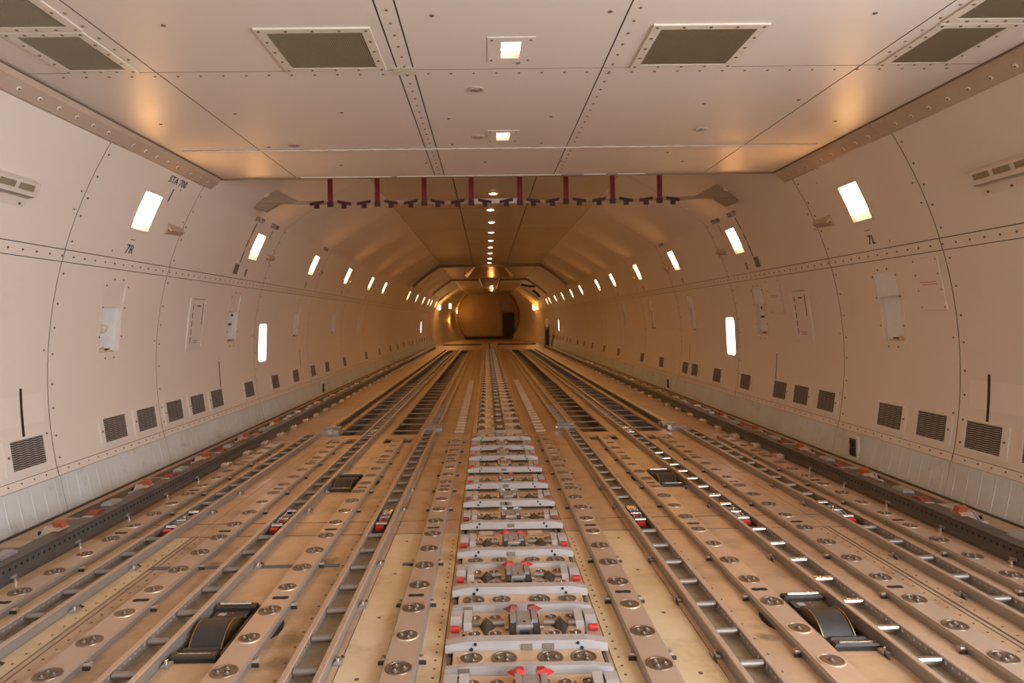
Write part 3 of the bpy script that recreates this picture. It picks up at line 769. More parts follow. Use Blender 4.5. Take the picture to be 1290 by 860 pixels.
# ================================================================== centre latch modules
def beam_mesh(h=.040, z0=.018, w=.29, dep=.05, m='beam_grey', low=False):
    mb = MB(m, 'black_hole', 'placard'); a = .075
    poly = [(-w, z0), (-w, z0+h*.68), (-w+a, z0+h), (w-a, z0+h), (w, z0+h*.68), (w, z0)]
    n = len(poly); fr = [(x, 0 if z < z0+h*.3 else .004, z) for x, z in poly]; bk_ = [(x, dep, z) for x, z in poly]
    mb.add(fr+bk_, [tuple(range(n)), tuple(range(n, 2*n))[::-1]]+[(i, n+i, n+(i+1) % n, (i+1) % n) for i in range(n)])
    if not low:
        for q in (-1, 1):
            mb.cyl((q*.197, -.001, z0+h*.32), (q*.197, .01, z0+h*.32), .0062, n=10, m='black_hole'); mb.cyl((q*.183, -.0005, z0+h*.75), (q*.183, .01, z0+h*.75), .0055, n=10, m='black_hole')
    return mb
def module_parts(red, tall_labels, disc_bar, simple=0):
    """red: 0 grey pawls, 1 bright red, 2 dull red"""
    out = []
    bm = beam_mesh()
    if tall_labels:
        bm.box(-.02+tall_labels[0], .02+tall_labels[0], -.0015, .002, .028, .048, 'placard')
        if len(tall_labels) > 1: bm.box(-.02+tall_labels[1], .02+tall_labels[1], -.0015, .002, .028, .048, 'placard')
    out.append(('beam', bm, []))
    mb = MB('bronze_plate'); mb.box(-.225, .225, .05, .33, .008, .022, bev=.004); subs = []
    out.append(('base_plate', mb, []))
    if simple < 2:
        d = MB('disc_metal', 'bright_steel'); d.lathe([(.029, 0), (.0285, .004), (.0235, .004), (.0225, .001), (.001, .001)], 14, ms=['disc_worn', 'disc_worn', 'disc_metal', 'disc_metal']); d.lathe([(.008, .001), (.006, .009), (.0001, .010)], 8, 'bright_steel')
        me = d.mesh('small_disc')
        for x in (-.19, -.11, .11, .19):
            for y in (.135, .272): out.append(('small_disc', me, (x, y, .022)))
    for q in (-1, 1):
        mb = MB('dark_metal', 'latch_grey'); x = q*.147               # dark diamond wedge
        mb.add([(x-q*.040, .20, .0225), (x, .112, .0225), (x+q*.026, .20, .0225), (x, .288, .0225), (x-q*.006, .20, .054)], [(0, 1, 4), (1, 2, 4), (2, 3, 4), (3, 0, 4)], 'dark_metal')
        out.append(('guide_wedge', mb, []))
        if simple < 2:
            mb = MB('roller_steel'); mb.cyl((q*.075, .205, .034), (q*.118, .205, .034), .011, n=10)
            out.append(('side_roller', mb, []))
            mb = MB('disc_metal'); mb.cyl((q*.170, .205, .032), (q*.20, .205, .032), .012, n=8)
            out.append(('spring_barrel', mb, []))
        mb = MB('beam_grey', 'rail_grey'); x0, x1 = sorted((q*.285, q*.235))
        mb.box(x0, x1, .06, .30, .0125, .018, 'rail_tan'); mb.prism([(.20, .012), (.20, .040), (.235, .049), (.29, .049), (.30, .012)], x0+.003, x1-.003, 'beam_grey')
        mb.prism([(.16, .012), (.20, .040), (.29, .050), (.30, .012)], *sorted((q*.232, q*.200)), 'beam_grey')
        out.append(('end_bracket', mb, []))
        mb = MB('red_paint' if red else 'red_worn'); mb.cyl((q*.278, .165, .030), (q*.246, .165, .030), .013, n=12, m='red_paint' if red else 'red_worn')
        out.append(('stop_roller', mb, []))
    mb = MB('latch_grey', 'black_hole', 'dark_metal')
    mb.box(-.032, .032, .13, .27, .022, .055, bev=.006); mb.box(-.018, .018, .118, .135, .022, .040, 'dark_metal'); mb.box(-.013, .013, .116, .119, .026, .036, 'black_hole')
    mb.cyl((0, .165, .055), (0, .165, .0565), .006, n=8, m='black_hole')
    for q in (-1, 1):
        mb.box(*sorted((q*.034, q*.058)), .10, .25, .022, .048, 'dark_metal'); mb.box(*sorted((q*.030, q*.052)), .17, .29, .048, .060, 'latch_grey'); mb.cyl((q*.06, .17, .03), (q*.075, .17, .03), .007, n=8, m='latch_grey')
    out.append(('latch_block', mb, []))
    for q in (-1, 1):
        m = {0: 'latch_grey', 1: 'red_paint', 2: 'red_worn'}[red]
        mb = MB(m)
        mb.add([(q*.018, .262, .05), (q*.052, .262, .05), (q*.080, .288, .052), (q*.05, .305, .05), (q*.018, .305, .05), (q*.022, .268, .066), (q*.045, .270, .072), (q*.066, .287, .058), (q*.042, .30, .066), (q*.022, .30, .064)],
               [(0, 1, 6, 5), (1, 2, 7, 6), (2, 3, 8, 7), (3, 4, 9, 8), (4, 0, 5, 9), (5, 6, 7, 8, 9)], m)
        out.append(('pawl', mb, []))
    if disc_bar: pass
    return out
def bake(parts): return [(n, (m.mesh(n) if isinstance(m, MB) else m), (loc if isinstance(loc, tuple) else None)) for n, m, loc in parts]
VAR = {'a': bake(module_parts(1, (), 0)), 'b': bake(module_parts(2, (0, .078), 0)), 'c': bake(module_parts(1, (), 0)), 'd': bake(module_parts(1, (-.02,), 0)),
       'e': bake(module_parts(0, (-.005,), 0)), 'f': bake(module_parts(0, (-.035, -.005), 0)), 'g': bake(module_parts(2, (-.01,), 0, 1)), 'h': bake(module_parts(0, (), 0, 2))}
MY = [(1.94, 'a'), (2.43, 'b'), (2.925, 'c'), (3.40, 'd'), (3.87, 'e'), (4.335, 'f'), (4.80, 'g'), (5.32, 'g'), (5.775, 'g'), (6.236, 'g'), (6.72, 'h')]
def mod(name, label, y, var):
    t = thing(name, label, 'latch', (0, y, 0), 'centre latch modules')
    for n, me, loc in VAR[var]: link(n, me, t, loc)
    return t
desc = {'a': 'bright red pawls, cut by the photo edge', 'b': 'dull red pawls and two dark plates', 'c': 'bright red pawls', 'd': 'bright red pawls behind the row of discs', 'e': 'grey pawls and one dark plate', 'f': 'grey pawls and two dark plates'}
for i, (y, var) in enumerate(MY):
    mod('latch_module', 'centre latch module, %s, with %s' % (nth(i), desc.get(var, 'small latch block')), y, var)
# far modules: thin beam, golden plate, dark block
far_parts = []
mb = MB('far_beam'); mb.box(-.235, .235, 0, .025, .0, .042, bev=.006); far_parts.append(('beam', mb.mesh('beam')))
mb = MB('bronze_plate'); mb.box(-.2, -.045, .03, .46, .006, .022); mb.box(.045, .2, .03, .46, .006, .022); mb.box(-.13, -.09, .16, .30, .022, .030, 'latch_grey'); mb.box(.09, .13, .16, .30, .022, .030, 'latch_grey')
for q in (-.17, -.075, .075, .17): mb.cyl((q, .38, .022), (q, .38, .026), .018, n=8, m='disc_metal'); mb.cyl((q, .10, .022), (q, .10, .026), .018, n=8, m='disc_metal')
far_parts.append(('base_plate', mb.mesh('base_plate')))
mb = MB('dark_metal', 'latch_grey', 'bright_steel'); mb.box(-.06, .06, .04, .46, .0, .05, bev=.01); mb.box(-.03, .03, .12, .2, .05, .062, 'latch_grey'); mb.box(-.008, .008, .1, .12, .05, .06, 'bright_steel'); far_parts.append(('latch_block', mb.mesh('latch_block')))
for q in (-1, 1):
    mb = MB('dark_metal'); mb.add([(q*.25, .06, 0), (q*.25, .42, 0), (q*.145, .24, .02), (q*.2, .22, .06)], [(0, 1, 3), (1, 2, 3), (2, 0, 3)])
    far_parts.append(('guide_wedge', mb.mesh('guide_wedge')))
y = 7.24; i = len(MY)
while y < 28:
    t = thing('latch_module', 'low golden centre latch module with dark core, %s' % nth(i), 'latch', (0, y, 0), 'centre latch modules')
    for n, me in far_parts: link(n, me, t)
    y += .475; i += 1
t = thing('centre_track', 'plain golden end of the centre track before the rear bulkhead', 'floor strip', (0, 28.2, 0))
mb = MB('bronze_plate'); mb.box(-.22, -.05, 0, 7, 0, .03); mb.box(.05, .22, 0, 7, 0, .03); link('track_plate', mb, t)
mb = MB('dark_metal'); mb.box(-.05, .05, 0, 7, 0, .02); link('track_slot', mb, t)
# low crossbars with four big discs between the first modules
for i, y in enumerate((1.795, 2.285, 2.78, 3.25)):
    t = thing('disc_crossbar', 'low grey crossbar with four large roller discs, %s, between latch modules' % nth(i), 'crossbar', (0, y, 0), 'disc crossbars')
    mb = beam_mesh(.030, .012, .283, .03, low=True)
    if i < 3: mb.box(-.235, -.20, -.0015, .002, .018, .036, 'placard')
    link('beam', mb, t)
    mb = MB('bronze_plate'); mb.box(-.262, .262, .03, .142, .010, .028, bev=.003); link('base_plate', mb, t)
    for x in (-.197, -.082, .078, .194): link('roller_disc', random.choice(DISCS), t, (x, .086, .028))
for i, x in enumerate((-.145, .125)):
    mb = MB('cloth_tan', 'bronze_plate'); mb.box(-.047, .047, -.04, .04, 0, .018, bev=.004); mb.box(-.038, .038, -.03, .03, .018, .021, 'bronze_plate')
    tag(link('cover_block', mb, loc=(x, 3.80, 0)), 'small tan cover block on the centre floor, %s of the pair' % ('left', 'right')[i], 'cover', 'cover blocks')
# side rails of the centre trough
for s in (-1, 1):
    t = thing('trough_rail', 'dark grey rail along the %s edge of the centre latch row' % SIDE[s], 'rail', (s*.262, 0, 0), 'centre trough rails')
    mb = MB('side_rail'); mb.box(-.02, -.008, 1.2, 7.2, 0, .012); mb.box(.008, .02, 1.2, 7.2, 0, .012); link('rail_flange', mb, t)
    mb = MB('hatch_dark'); mb.box(-.008, .008, 1.2, 7.2, 0, .003); link('rail_groove', mb, t)

# ================================================================== side guide rails with their latches
KNOB = MB('bright_steel', 'latch_grey'); KNOB.cyl((0, 0, 0), (0, 0, .022), .013, n=12); KNOB.box(.006, .016, -.018, .018, .020, .034, 'latch_grey'); KNOB = KNOB.mesh('guide_roller')
KNOBF = MB('beam_grey', 'disc_worn'); KNOBF.box(-.032, .035, -.045, .045, 0, .034, 'disc_worn', bev=.008); KNOBF.cyl((-.01, 0, .034), (-.01, 0, .042), .016, n=8, m='bright_steel'); KNOBF = KNOBF.mesh('guide_roller')
LB = MB('strip_tan', 'latch_grey', 'black_hole')
LB.prism([(-.08, .10), (-.07, .115), (-.02, .15), (.03, .148), (.08, .125), (.09, .10)], -.038, .038, 'strip_tan'); LB.box(-.05, .05, -.12, -.09, .10, .125, 'beam_grey', bev=.004)
LB.prism([(-.10, .102), (-.03, .158), (-.02, .152), (-.085, .10)], -.042, -.036, 'beam_grey'); LB.cyl((-.05, -.06, .13), (-.056, -.06, .13), .012, n=8, m='black_hole'); LB = LB.mesh('latch')
LR = MB('orange_paint'); LR.prism([(-.02, .145), (-.04, .178), (-.005, .186), (.02, .148)], -.032, .016, 'orange_paint'); LR = LR.mesh('release_tab')
RP = MB('red_paint', 'beam_grey'); RP.prism([(-.055, .10), (-.04, .122), (0, .134), (.045, .124), (.055, .10)], -.03, .03, 'red_worn'); RP.box(-.03, .03, -.09, -.06, .098, .118, 'beam_grey', bev=.005); RP = RP.mesh('red_pawl')
RP2 = MB('latch_grey'); RP2.prism([(-.05, .10), (-.04, .12), (0, .13), (.05, .12), (.05, .10)], -.03, .03); RP2 = RP2.mesh('pawl')
GB = MB('latch_grey'); GB.box(-.035, .035, -.06, .06, .098, .122, bev=.01); GB = GB.mesh('stop_block')
for s in (-1, 1):
    t = thing('side_guide_rail', 'dark perforated guide rail with red and orange latches along the %s wall' % SIDE[s], 'rail', (0, 0, 0), 'side guide rails')
    mb = MB('side_rail', 'rail_grey', 'strip_tan')
    X = lambda a: s*a
    prof = [(2.378, .0), (2.378, .02), (2.386, .028), (2.386, .085), (2.376, .095), (2.376, .102), (2.47, .104), (2.47, .0)]
    for a, b, m in [(prof[i], prof[i+1], 'side_rail') for i in range(len(prof)-1)]:
        if a[1] > .1 and b[1] > .1: m = 'side_rail'
        mb.face([(X(a[0]), .9, a[1]), (X(a[0]), 30, a[1]), (X(b[0]), 30, b[1]), (X(b[0]), .9, b[1])], m)
    link('rail_body', mb, t)
    mb = MB('strip_tan'); mb.box(*sorted((X(2.47), X(2.545))), .9, 30, 0, .06); link('rail_shelf', mb, t)
    hl = MB('black_hole'); y = 2.6
    while y < 7: hl.cyl((X(2.3865), y, .062), (X(2.3845), y, .062), .0075, n=6, m='black_hole', smooth=False); y += .042
    link('rail_hole', hl, t, kind='stuff')
    k = 0; y = 2.22
    while y < 26:
        link('guide_roller', KNOB if y < 5.4 else KNOBF, t, (X(2.364 if y < 5.4 else 2.34), y, 0), (0, 0, 0 if s > 0 else PI)); y += .51
    y = 2.77; k = 0
    sc_ = (1, 1, 1)
    while y < 26:
        l = link('latch', LB, t, (X(2.475), y, -.03)); 
        if s > 0: l.scale = (-1, 1, 1)
        if y < 8: link('release_tab', LR, l, (0.03*1, 0, 0))
        link('stop_block', GB, t, (X(2.46), y+.52, 0))
        link('red_pawl' if y < 7 else 'pawl', RP if y < 7 else RP2, t, (X(2.445), y+.31, -.012))
        y += .955

# ================================================================== wall fittings
def ylights(i, s): return nth(i)
LH = MB('housing_white')
def wall_light(s, y, i, total):
    t = thing('wall_light', 'warm rectangular light recessed high in the %s wall, %s' % (SIDE[s], nth(i)), 'light', P(s, y, 2.07), 'recessed wall lights')
    T = Matrix.Translation(P(s, y, 2.07))
    def pp(Y, z, o): return P(s, y+Y, z, o)-P(s, y, 2.07)
    mb = MB('housing_white'); a, b = .128, .1285
    ybs = [-.15, -.128, .128, .15]; zbs = [1.915, 1.936, 2.07, 2.208, 2.23]
    grid_panel(mb, ybs, zbs, [(-.128, .128, 1.936, 2.208)], lambda Y, z, o: pp(Y, z, -.003+o*1.0), .045); link('frame', mb, t)
    mb = MB('lens'); grid_panel(mb, [-.13, .13], [1.99, 2.07, 2.14, 2.21], [], lambda Y, z, o: pp(Y, z, .028+o), .002); link('lens', mb, t)
    mb = MB('lens_soft'); grid_panel(mb, [-.13, .13], [1.934, 1.99], [], lambda Y, z, o: pp(Y, z, .022+o), .002); link('reflector', mb, t)  # lower part glows by itself to look lit by the lamp
    ld = bpy.data.lights.new('lamp', 'AREA'); ld.shape = 'RECTANGLE'; ld.size = .24; ld.size_y = .26; ld.color = LAMP_C; ld.energy = LAMP_W
    lo = bpy.data.objects.new('lamp', ld); COL.objects.link(lo); lo.parent = t
    B = basis(s, y, 2.07, -.012); B = B @ Matrix.Rotation(PI, 4, 'X')
    M = B.copy(); M.translation = B.translation - P(s, y, 2.07); lo.matrix_local = M
for i, y in enumerate(LAMP_L): wall_light(-1, y, i, 0)
for i, y in enumerate(LAMP_R): wall_light(1, y, i, 0)
# lights in the tapering tail: plain recessed lamps
def tail_light(x, y, z, w, h, lab):
    t = thing('wall_light', lab, 'light', (x, y, z), 'recessed wall lights')
    mb = MB('lens'); mb.box(-w, w, -.02, .02, -h, h, bev=.005); link('lens', mb, t)
    mb = MB('housing_white'); mb.box(-w*1.3, w*1.3, .02, .06, -h*1.15, h*1.15); link('frame', mb, t)
    ld = bpy.data.lights.new('lamp', 'POINT'); ld.color = LAMP_C; ld.energy = LAMP_W*1.8; ld.shadow_soft_size = .08
    lo = bpy.data.objects.new('lamp', ld); COL.objects.link(lo); lo.parent = t; lo.location = (-.25 if x > 0 else .25, -.25, 0)
for (px, py, Y, w, h, lab) in ((567, 385.4, 37.6, .05, .13, 'small warm light on the far left wall, first in the tapering tail'), (553.5, 387, 37.0, .05, .12, 'small warm light on the far left wall just before the tail'), (574.8, 391, 45.2, .06, .17, 'small warm light left of the rear bulkhead'),
                            (563, 403.3, 42.0, .07, .17, 'low small warm light on the far left tail wall'), (669.3, 405, 43.0, .06, .27, 'tall narrow light on the far right tail wall'), (663.2, 410.5, 45.0, .08, .24, 'irregular bright patch light right of the rear bulkhead'),
                            (672.5, 386.8, 39, .05, .15, 'small warm light on the far right wall, beside the tail'), (677.3, 385.4, 38, .05, .17, 'small warm light on the far right wall, next before the tail')):
    d = ax[0]*((px-PPX)/F_PX)+ax[1]*(-(py-PPY)/F_PX)+ax[2]; tt = (Y-CAM.y)/d.y; p = CAM+d*tt
    tail_light(p.x, p.y, p.z, w, h, lab)

# ceiling lights
for i, (x, y) in enumerate(NCL):
    t = thing('ceiling_light', 'square warm light in the low near ceiling, %s' % nth(i), 'light', (x, y, 2.49), 'near ceiling lights')
    mb = MB('ceiling_paint', 'rivet'); grid_panel(mb, [-.11, -.045, .045, .11], [-.15, -.095, .095, .15], [(-.045, .045, -.095, .095)], lambda a, b, o: Vector((a, b, -.003+o)), .05)
    for q in ((-.09, -.12), (.09, -.12), (-.09, .12), (.09, .12)): mb.cyl((*q, -.003), (*q, -.006), .006, n=6, m='rivet')
    link('bezel', mb, t)
    mb = MB('lens'); mb.box(-.045, .045, -.095, .04, .012, .02); link('lens', mb, t)
    mb = MB('lens_soft'); mb.box(-.045, .045, .04, .095, .01, .015); link('reflector', mb, t)  # lamplight on this part comes from its own emission
    ld = bpy.data.lights.new('lamp', 'AREA'); ld.size = .1; ld.color = LAMP_C; ld.energy = CEIL_W
    lo = bpy.data.objects.new('lamp', ld); COL.objects.link(lo); lo.parent = t; lo.location = (0, 0, -.012)
for i, y in enumerate(FC):
    t = thing('downlight', 'small round warm light in the high ceiling centre line, %s' % nth(i), 'light', (-.01 if i != 1 else -.04, y, 3.0), 'high ceiling lights')
    mb = MB('housing_white'); mb.lathe([(.08, -.001), (.078, -.006), (.06, -.008), (.052, -.002)], 18); link('bezel', mb, t)
    mb = MB('lens'); mb.lathe([(.056, -.004), (.045, -.012), (.02, -.018), (.0001, -.019)], 14); link('lens', mb, t)
    ld = bpy.data.lights.new('lamp', 'AREA'); ld.shape = 'DISK'; ld.size = .1; ld.color = LAMP_C; ld.energy = CEIL_W*.55
    lo = bpy.data.objects.new('lamp', ld); COL.objects.link(lo); lo.parent = t; lo.location = (0, 0, -.03)

# ceiling grilles
def ceiling_grille(x0, x1, y0, y1, lab):
    cx, cy = (x0+x1)/2, (y0+y1)/2; hx, hy = (x1-x0)/2, (y1-y0)/2
    t = thing('ceiling_grille', lab, 'vent grille', (cx, cy, 2.49), 'ceiling vent grilles')
    mb = MB('ceiling_frame', 'rivet'); f = .042
    grid_panel(mb, [-hx, -hx+f, hx-f, hx], [-hy, -hy+f, hy-f, hy], [(-hx+f, hx-f, -hy+f, hy-f)], lambda a, b, o: Vector((a, b, -.008+o)), .012)
    for i in range(5):
        xx = -hx+.02+(2*hx-.04)*i/4
        for yy in (-hy+.02, hy-.02): mb.cyl((xx, yy, -.008), (xx, yy, -.011), .007, n=6, m='rivet', smooth=False)
    for i in range(1, 4):
        yy = -hy+.02+(2*hy-.04)*i/4
        for xx in (-hx+.02, hx-.02): mb.cyl((xx, yy, -.008), (xx, yy, -.011), .007, n=6, m='rivet', smooth=False)
    link('frame', mb, t)
    mb = MB('mesh_olive'); mb.box(-hx+f, hx-f, -hy+f, hy-f, -.003, 0); link('mesh_backing', mb, t)
    mb = MB('mesh_bar'); x = -hx+f+.005
    while x < hx-f: mb.box(x, x+.0025, -hy+f, hy-f, -.006, -.003); x += .0095
    
    link('mesh', mb, t, kind='stuff')
ceiling_grille(-1.13, -.62, 2.985, 3.49, 'olive mesh vent grille left of the near ceiling light')
ceiling_grille(.625, 1.14, 2.985, 3.49, 'olive mesh vent grille right of the near ceiling light')
ceiling_grille(-2.24, -1.875, 3.0, 3.485, 'olive mesh vent grille near the left ceiling edge, farther of two')
ceiling_grille(-2.24, -1.865, 2.30, 2.985, 'olive mesh vent grille at the upper left corner of the photo')
ceiling_grille(1.90, 2.27, 3.0, 3.50, 'olive mesh vent grille near the right ceiling edge, farther of two')
ceiling_grille(1.89, 2.27, 2.30, 2.99, 'olive mesh vent grille at the upper right corner of the photo')

# wall vents
def vent_parts(mirror, small=False):
    q = -1 if mirror else 1                                  # the wide side flange faces the camera on the left wall
    W_, H_ = .155, .088
    mb = MB('grille_frame', 'rivet')
    x0, x1 = (-W_-.055*1, W_+.018) 
    grid_panel(mb, sorted([q*a for a in (x0, -W_, W_, x1)]), [-H_-.025, -H_, H_, H_+.01], [(-W_, W_, -H_, H_)], lambda a, b, o: Vector((a, b, .010-o)), .012)
    mb.cyl((q*(x0+.028), 0, .010), (q*(x0+.028), 0, .014), .008, n=8, m='rivet'); 
    lb = MB('louvre_dark'); lb.box(-W_, W_, -H_, H_, -.002, .002)
    bars = MB('louvre_bar')
    nc = 9 if not small else 7
    for i in range(nc):
        xa = -W_+2*W_*(i+.5)/nc
        if small: bars.box(xa-.004, xa+.002, -H_, H_, .002, .004); continue
        nz = 13
        for k in range(nz):                                  # staggered slits: short slanted bars
            za = -H_+2*H_*(k+.5)/nz; d = .0028 if (i % 2) else -.0028
            bars.add([(xa-W_/nc, za-d, .0022), (xa+W_/nc, za+d, .0022), (xa+W_/nc, za+d+.0052, .005), (xa-W_/nc, za-d+.0052, .005)], [(0, 1, 2, 3)])
    return mb.mesh('frame'), lb.mesh('backing'), bars.mesh('louvres')
VP_ = {(-1, 0): vent_parts(False), (-1, 1): vent_parts(False, True), (1, 0): vent_parts(True), (1, 1): vent_parts(True, True)}
vents = [4.225, 5.21, 5.69, 6.20, 6.69, 7.17, 8.14, 9.14, 10.12, 11.12, 12.1, 13.57, 16.0, 18.0, 20.0, 21.65, 23.3, 24.9, 26.0, 27.5, 28.7, 29.8, 31, 32.2, 33.4, 34.6]
for s in (-1, 1):
    ys_ = list(vents)
    if s > 0: ys_ = [3.75, 4.225, 4.72, 5.21, 6.19, 6.69, 7.17, 8.13, 9.13, 10.12, 10.6, 12.05, 13.54, 15.98, 17.94, 19.95, 21.6, 23.2, 25.2, 26.2, 27.7, 28.7, 29.8, 31, 32.2, 33.4]
    for i, y in enumerate(ys_):
        t = thing('wall_vent', 'dark louvred air vent low in the %s wall, %s' % (SIDE[s], nth(i)), 'vent', (0, 0, 0), 'low wall vents')
        place(t, basis(s, y, .428, -.001)); small = 0 if y < 9.5 else 1
        a, b, c = VP_[(s, small)]
        link('frame', a, t); link('backing', b, t); link('louvres', c, t, kind='stuff')

# recessed former window bays
CR = {}
for s in (-1, 1):
    for i, y in enumerate(RECESS):
        lab = 'recessed window bay with pale liner, %s wall, %s' % (SIDE[s], nth(i))
        t = thing('recess_bay', lab, 'recess', P(s, y, 1.26), 'recessed window bays')
        def pp(Y, z, o): return P(s, y+Y, z, o)-P(s, y, 1.26)
        mb = MB('wall_paint', 'rivet')
        grid_panel(mb, [-.165, -.135, .135, .165], [.93, 1.005, 1.13, 1.26, 1.40, 1.525, 1.575], [(-.135, .135, 1.005, 1.525)], lambda Y, z, o: pp(Y, z, -.0015+o), .04)
        if i < 3:
            for zz in (.96, 1.12, 1.34, 1.5, 1.55):
                for yy in ((-.06, .06) if zz in (.96, 1.55) else (-.15, .15)):
                    c = pp(yy, zz, -.005); mb.cyl(c, c+Vector((-s*.004, 0, 0)), .007, n=6, m='rivet')
        link('flange', mb, t)
        mb = MB('liner'); grid_panel(mb, [-.137, .137], [1.0, 1.1, 1.2, 1.34], [], lambda Y, z, o: pp(Y, z, .036), .0); link('liner', mb, t)
        mb = MB('wall_paint' if s < 0 else 'liner'); grid_panel(mb, [-.137, .137], [1.342, 1.44, 1.53], [], lambda Y, z, o: pp(Y, z, .012+o), .02); link('cover_plate', mb, t)
        if i < 4:
            mb = MB('paper'); rr_ = random.Random(i*3+s)
            for q in range(7):
                a = rr_.uniform(-.11, .11); h = rr_.uniform(.015, .045); w = rr_.uniform(.02, .035)
                c = pp(a, 1.006, .012)
                mb.add([c+Vector((0, -w, 0)), c+Vector((s*.02, 0, h*.4)), c+Vector((0, w, 0)), c+Vector((-s*.01, rr_.uniform(-.01, .01), h))], [(0, 1, 3), (1, 2, 3), (0, 2, 3)])
            c = pp(-.03, 1.02, .01); mb.box(c.x-.005, c.x+.005, c.y-.02, c.y+.05, c.z, c.z+.012, 'dark_metal')
            link('scraps', mb, t)
        if i == 1:
            mb = MB('dark_metal'); c = pp(0, 1.3, .02); mb.cyl(c, c+Vector((-s*.01, 0, 0)), .014, n=8); c = pp(-.02 if s < 0 else .02, 1.2, .02); mb.box(c.x-.005, c.x+.005, c.y-.035, c.y+.035, c.z-.012, c.z+.014); link('wire_plug', mb, t)
        if i == 0 and s < 0:
            mb = MB('cord_white'); c = pp(-.06, 1.18, .025); mb.lathe([(.001, .03), (.03, .02), (.035, 0), (.02, -.03), (.001, -.035)], 9, c=tuple(c)); link('foam_lump', mb, t)

# framed access panels with dashed black marking, and red-text covers
def text_on(s, y, z, body, size, m, name='lettering', parent=None, off=-.003, shear=0):
    cu = bpy.data.curves.new(name, 'FONT'); cu.body = body; cu.size = size; cu.extrude = .0006; cu.align_x = 'CENTER'; cu.align_y = 'CENTER'; cu.shear = shear; cu.resolution_u = 2
    tmp = bpy.data.objects.new('tmp', cu); COL.objects.link(tmp)
    dg = bpy.context.evaluated_depsgraph_get(); me = bpy.data.meshes.new_from_object(tmp.evaluated_get(dg)); bpy.data.objects.remove(tmp)
    me.materials.clear(); me.materials.append(MATS[m])
    o = link(name, me); o.matrix_world = basis(s, y, z, off); return o
for s in (-1, 1):
    y = 6.685 if s < 0 else 6.65
    t = thing('access_panel', 'white framed access panel with dashed black lines on the %s wall' % SIDE[s], 'panel', (0, 0, 0), 'framed access panels'); place(t, basis(s, y, 1.215, -.006))
    mb = MB('grille_frame'); grid_panel(mb, [-.185, -.145, .145, .185], [-.27, -.225, .225, .25], [(-.145, .145, -.225, .225)], lambda a, b, o: Vector((a, b, .011-o)), .016); link('frame', mb, t)
    mb = MB('wall_paint'); mb.box(-.145, .145, -.225, .225, -.004, .006); link('door', mb, t)
    mb = MB('black_paint'); q = -1 
    for k in range(5): mb.box(-.118, -.106, -.19+k*.08, -.135+k*.08, .006, .0075)
    mb.box(.105, .116, -.01, .20, .006, .0075); mb.box(-.03, .05, .165, .178, .006, .0075); mb.box(-.05, .06, -.17, -.165, .006, .0075); mb.box(-.05, .06, -.19, -.185, .006, .0075); mb.box(-.14, .14, .235, .241, .011, .0125, 'dark_metal')
    link('marking', mb, t, kind='stuff')
for i, (y, w) in enumerate(((4.68, .14), (7.2, .17))):
    t = thing('cover_plate', 'flush cover plate with red stencilled lines on the right wall, %s' % nth(i), 'panel', (0, 0, 0), 'red-lined cover plates'); place(t, basis(1, y, 1.42, -.008))
    mb = MB('wall_paint', 'rivet'); mb.box(-w, w, -.19, .18, -.004, .004, bev=.003)
    for a in (-w+.02, w-.02):
        for b in (-.17, -.05, .06, .16): mb.cyl((a, b, .004), (a, b, .007), .006, n=6, m='rivet')
    link('plate', mb, t)
    mb = MB('red_ink'); mb.box(-.09, .09, .005, .010, .004, .005); mb.box(-.07, .09, -.012, -.007, .004, .005); mb.box(-.08, .08, -.222, -.217, -.003, -.002); link('stencil', mb, t)
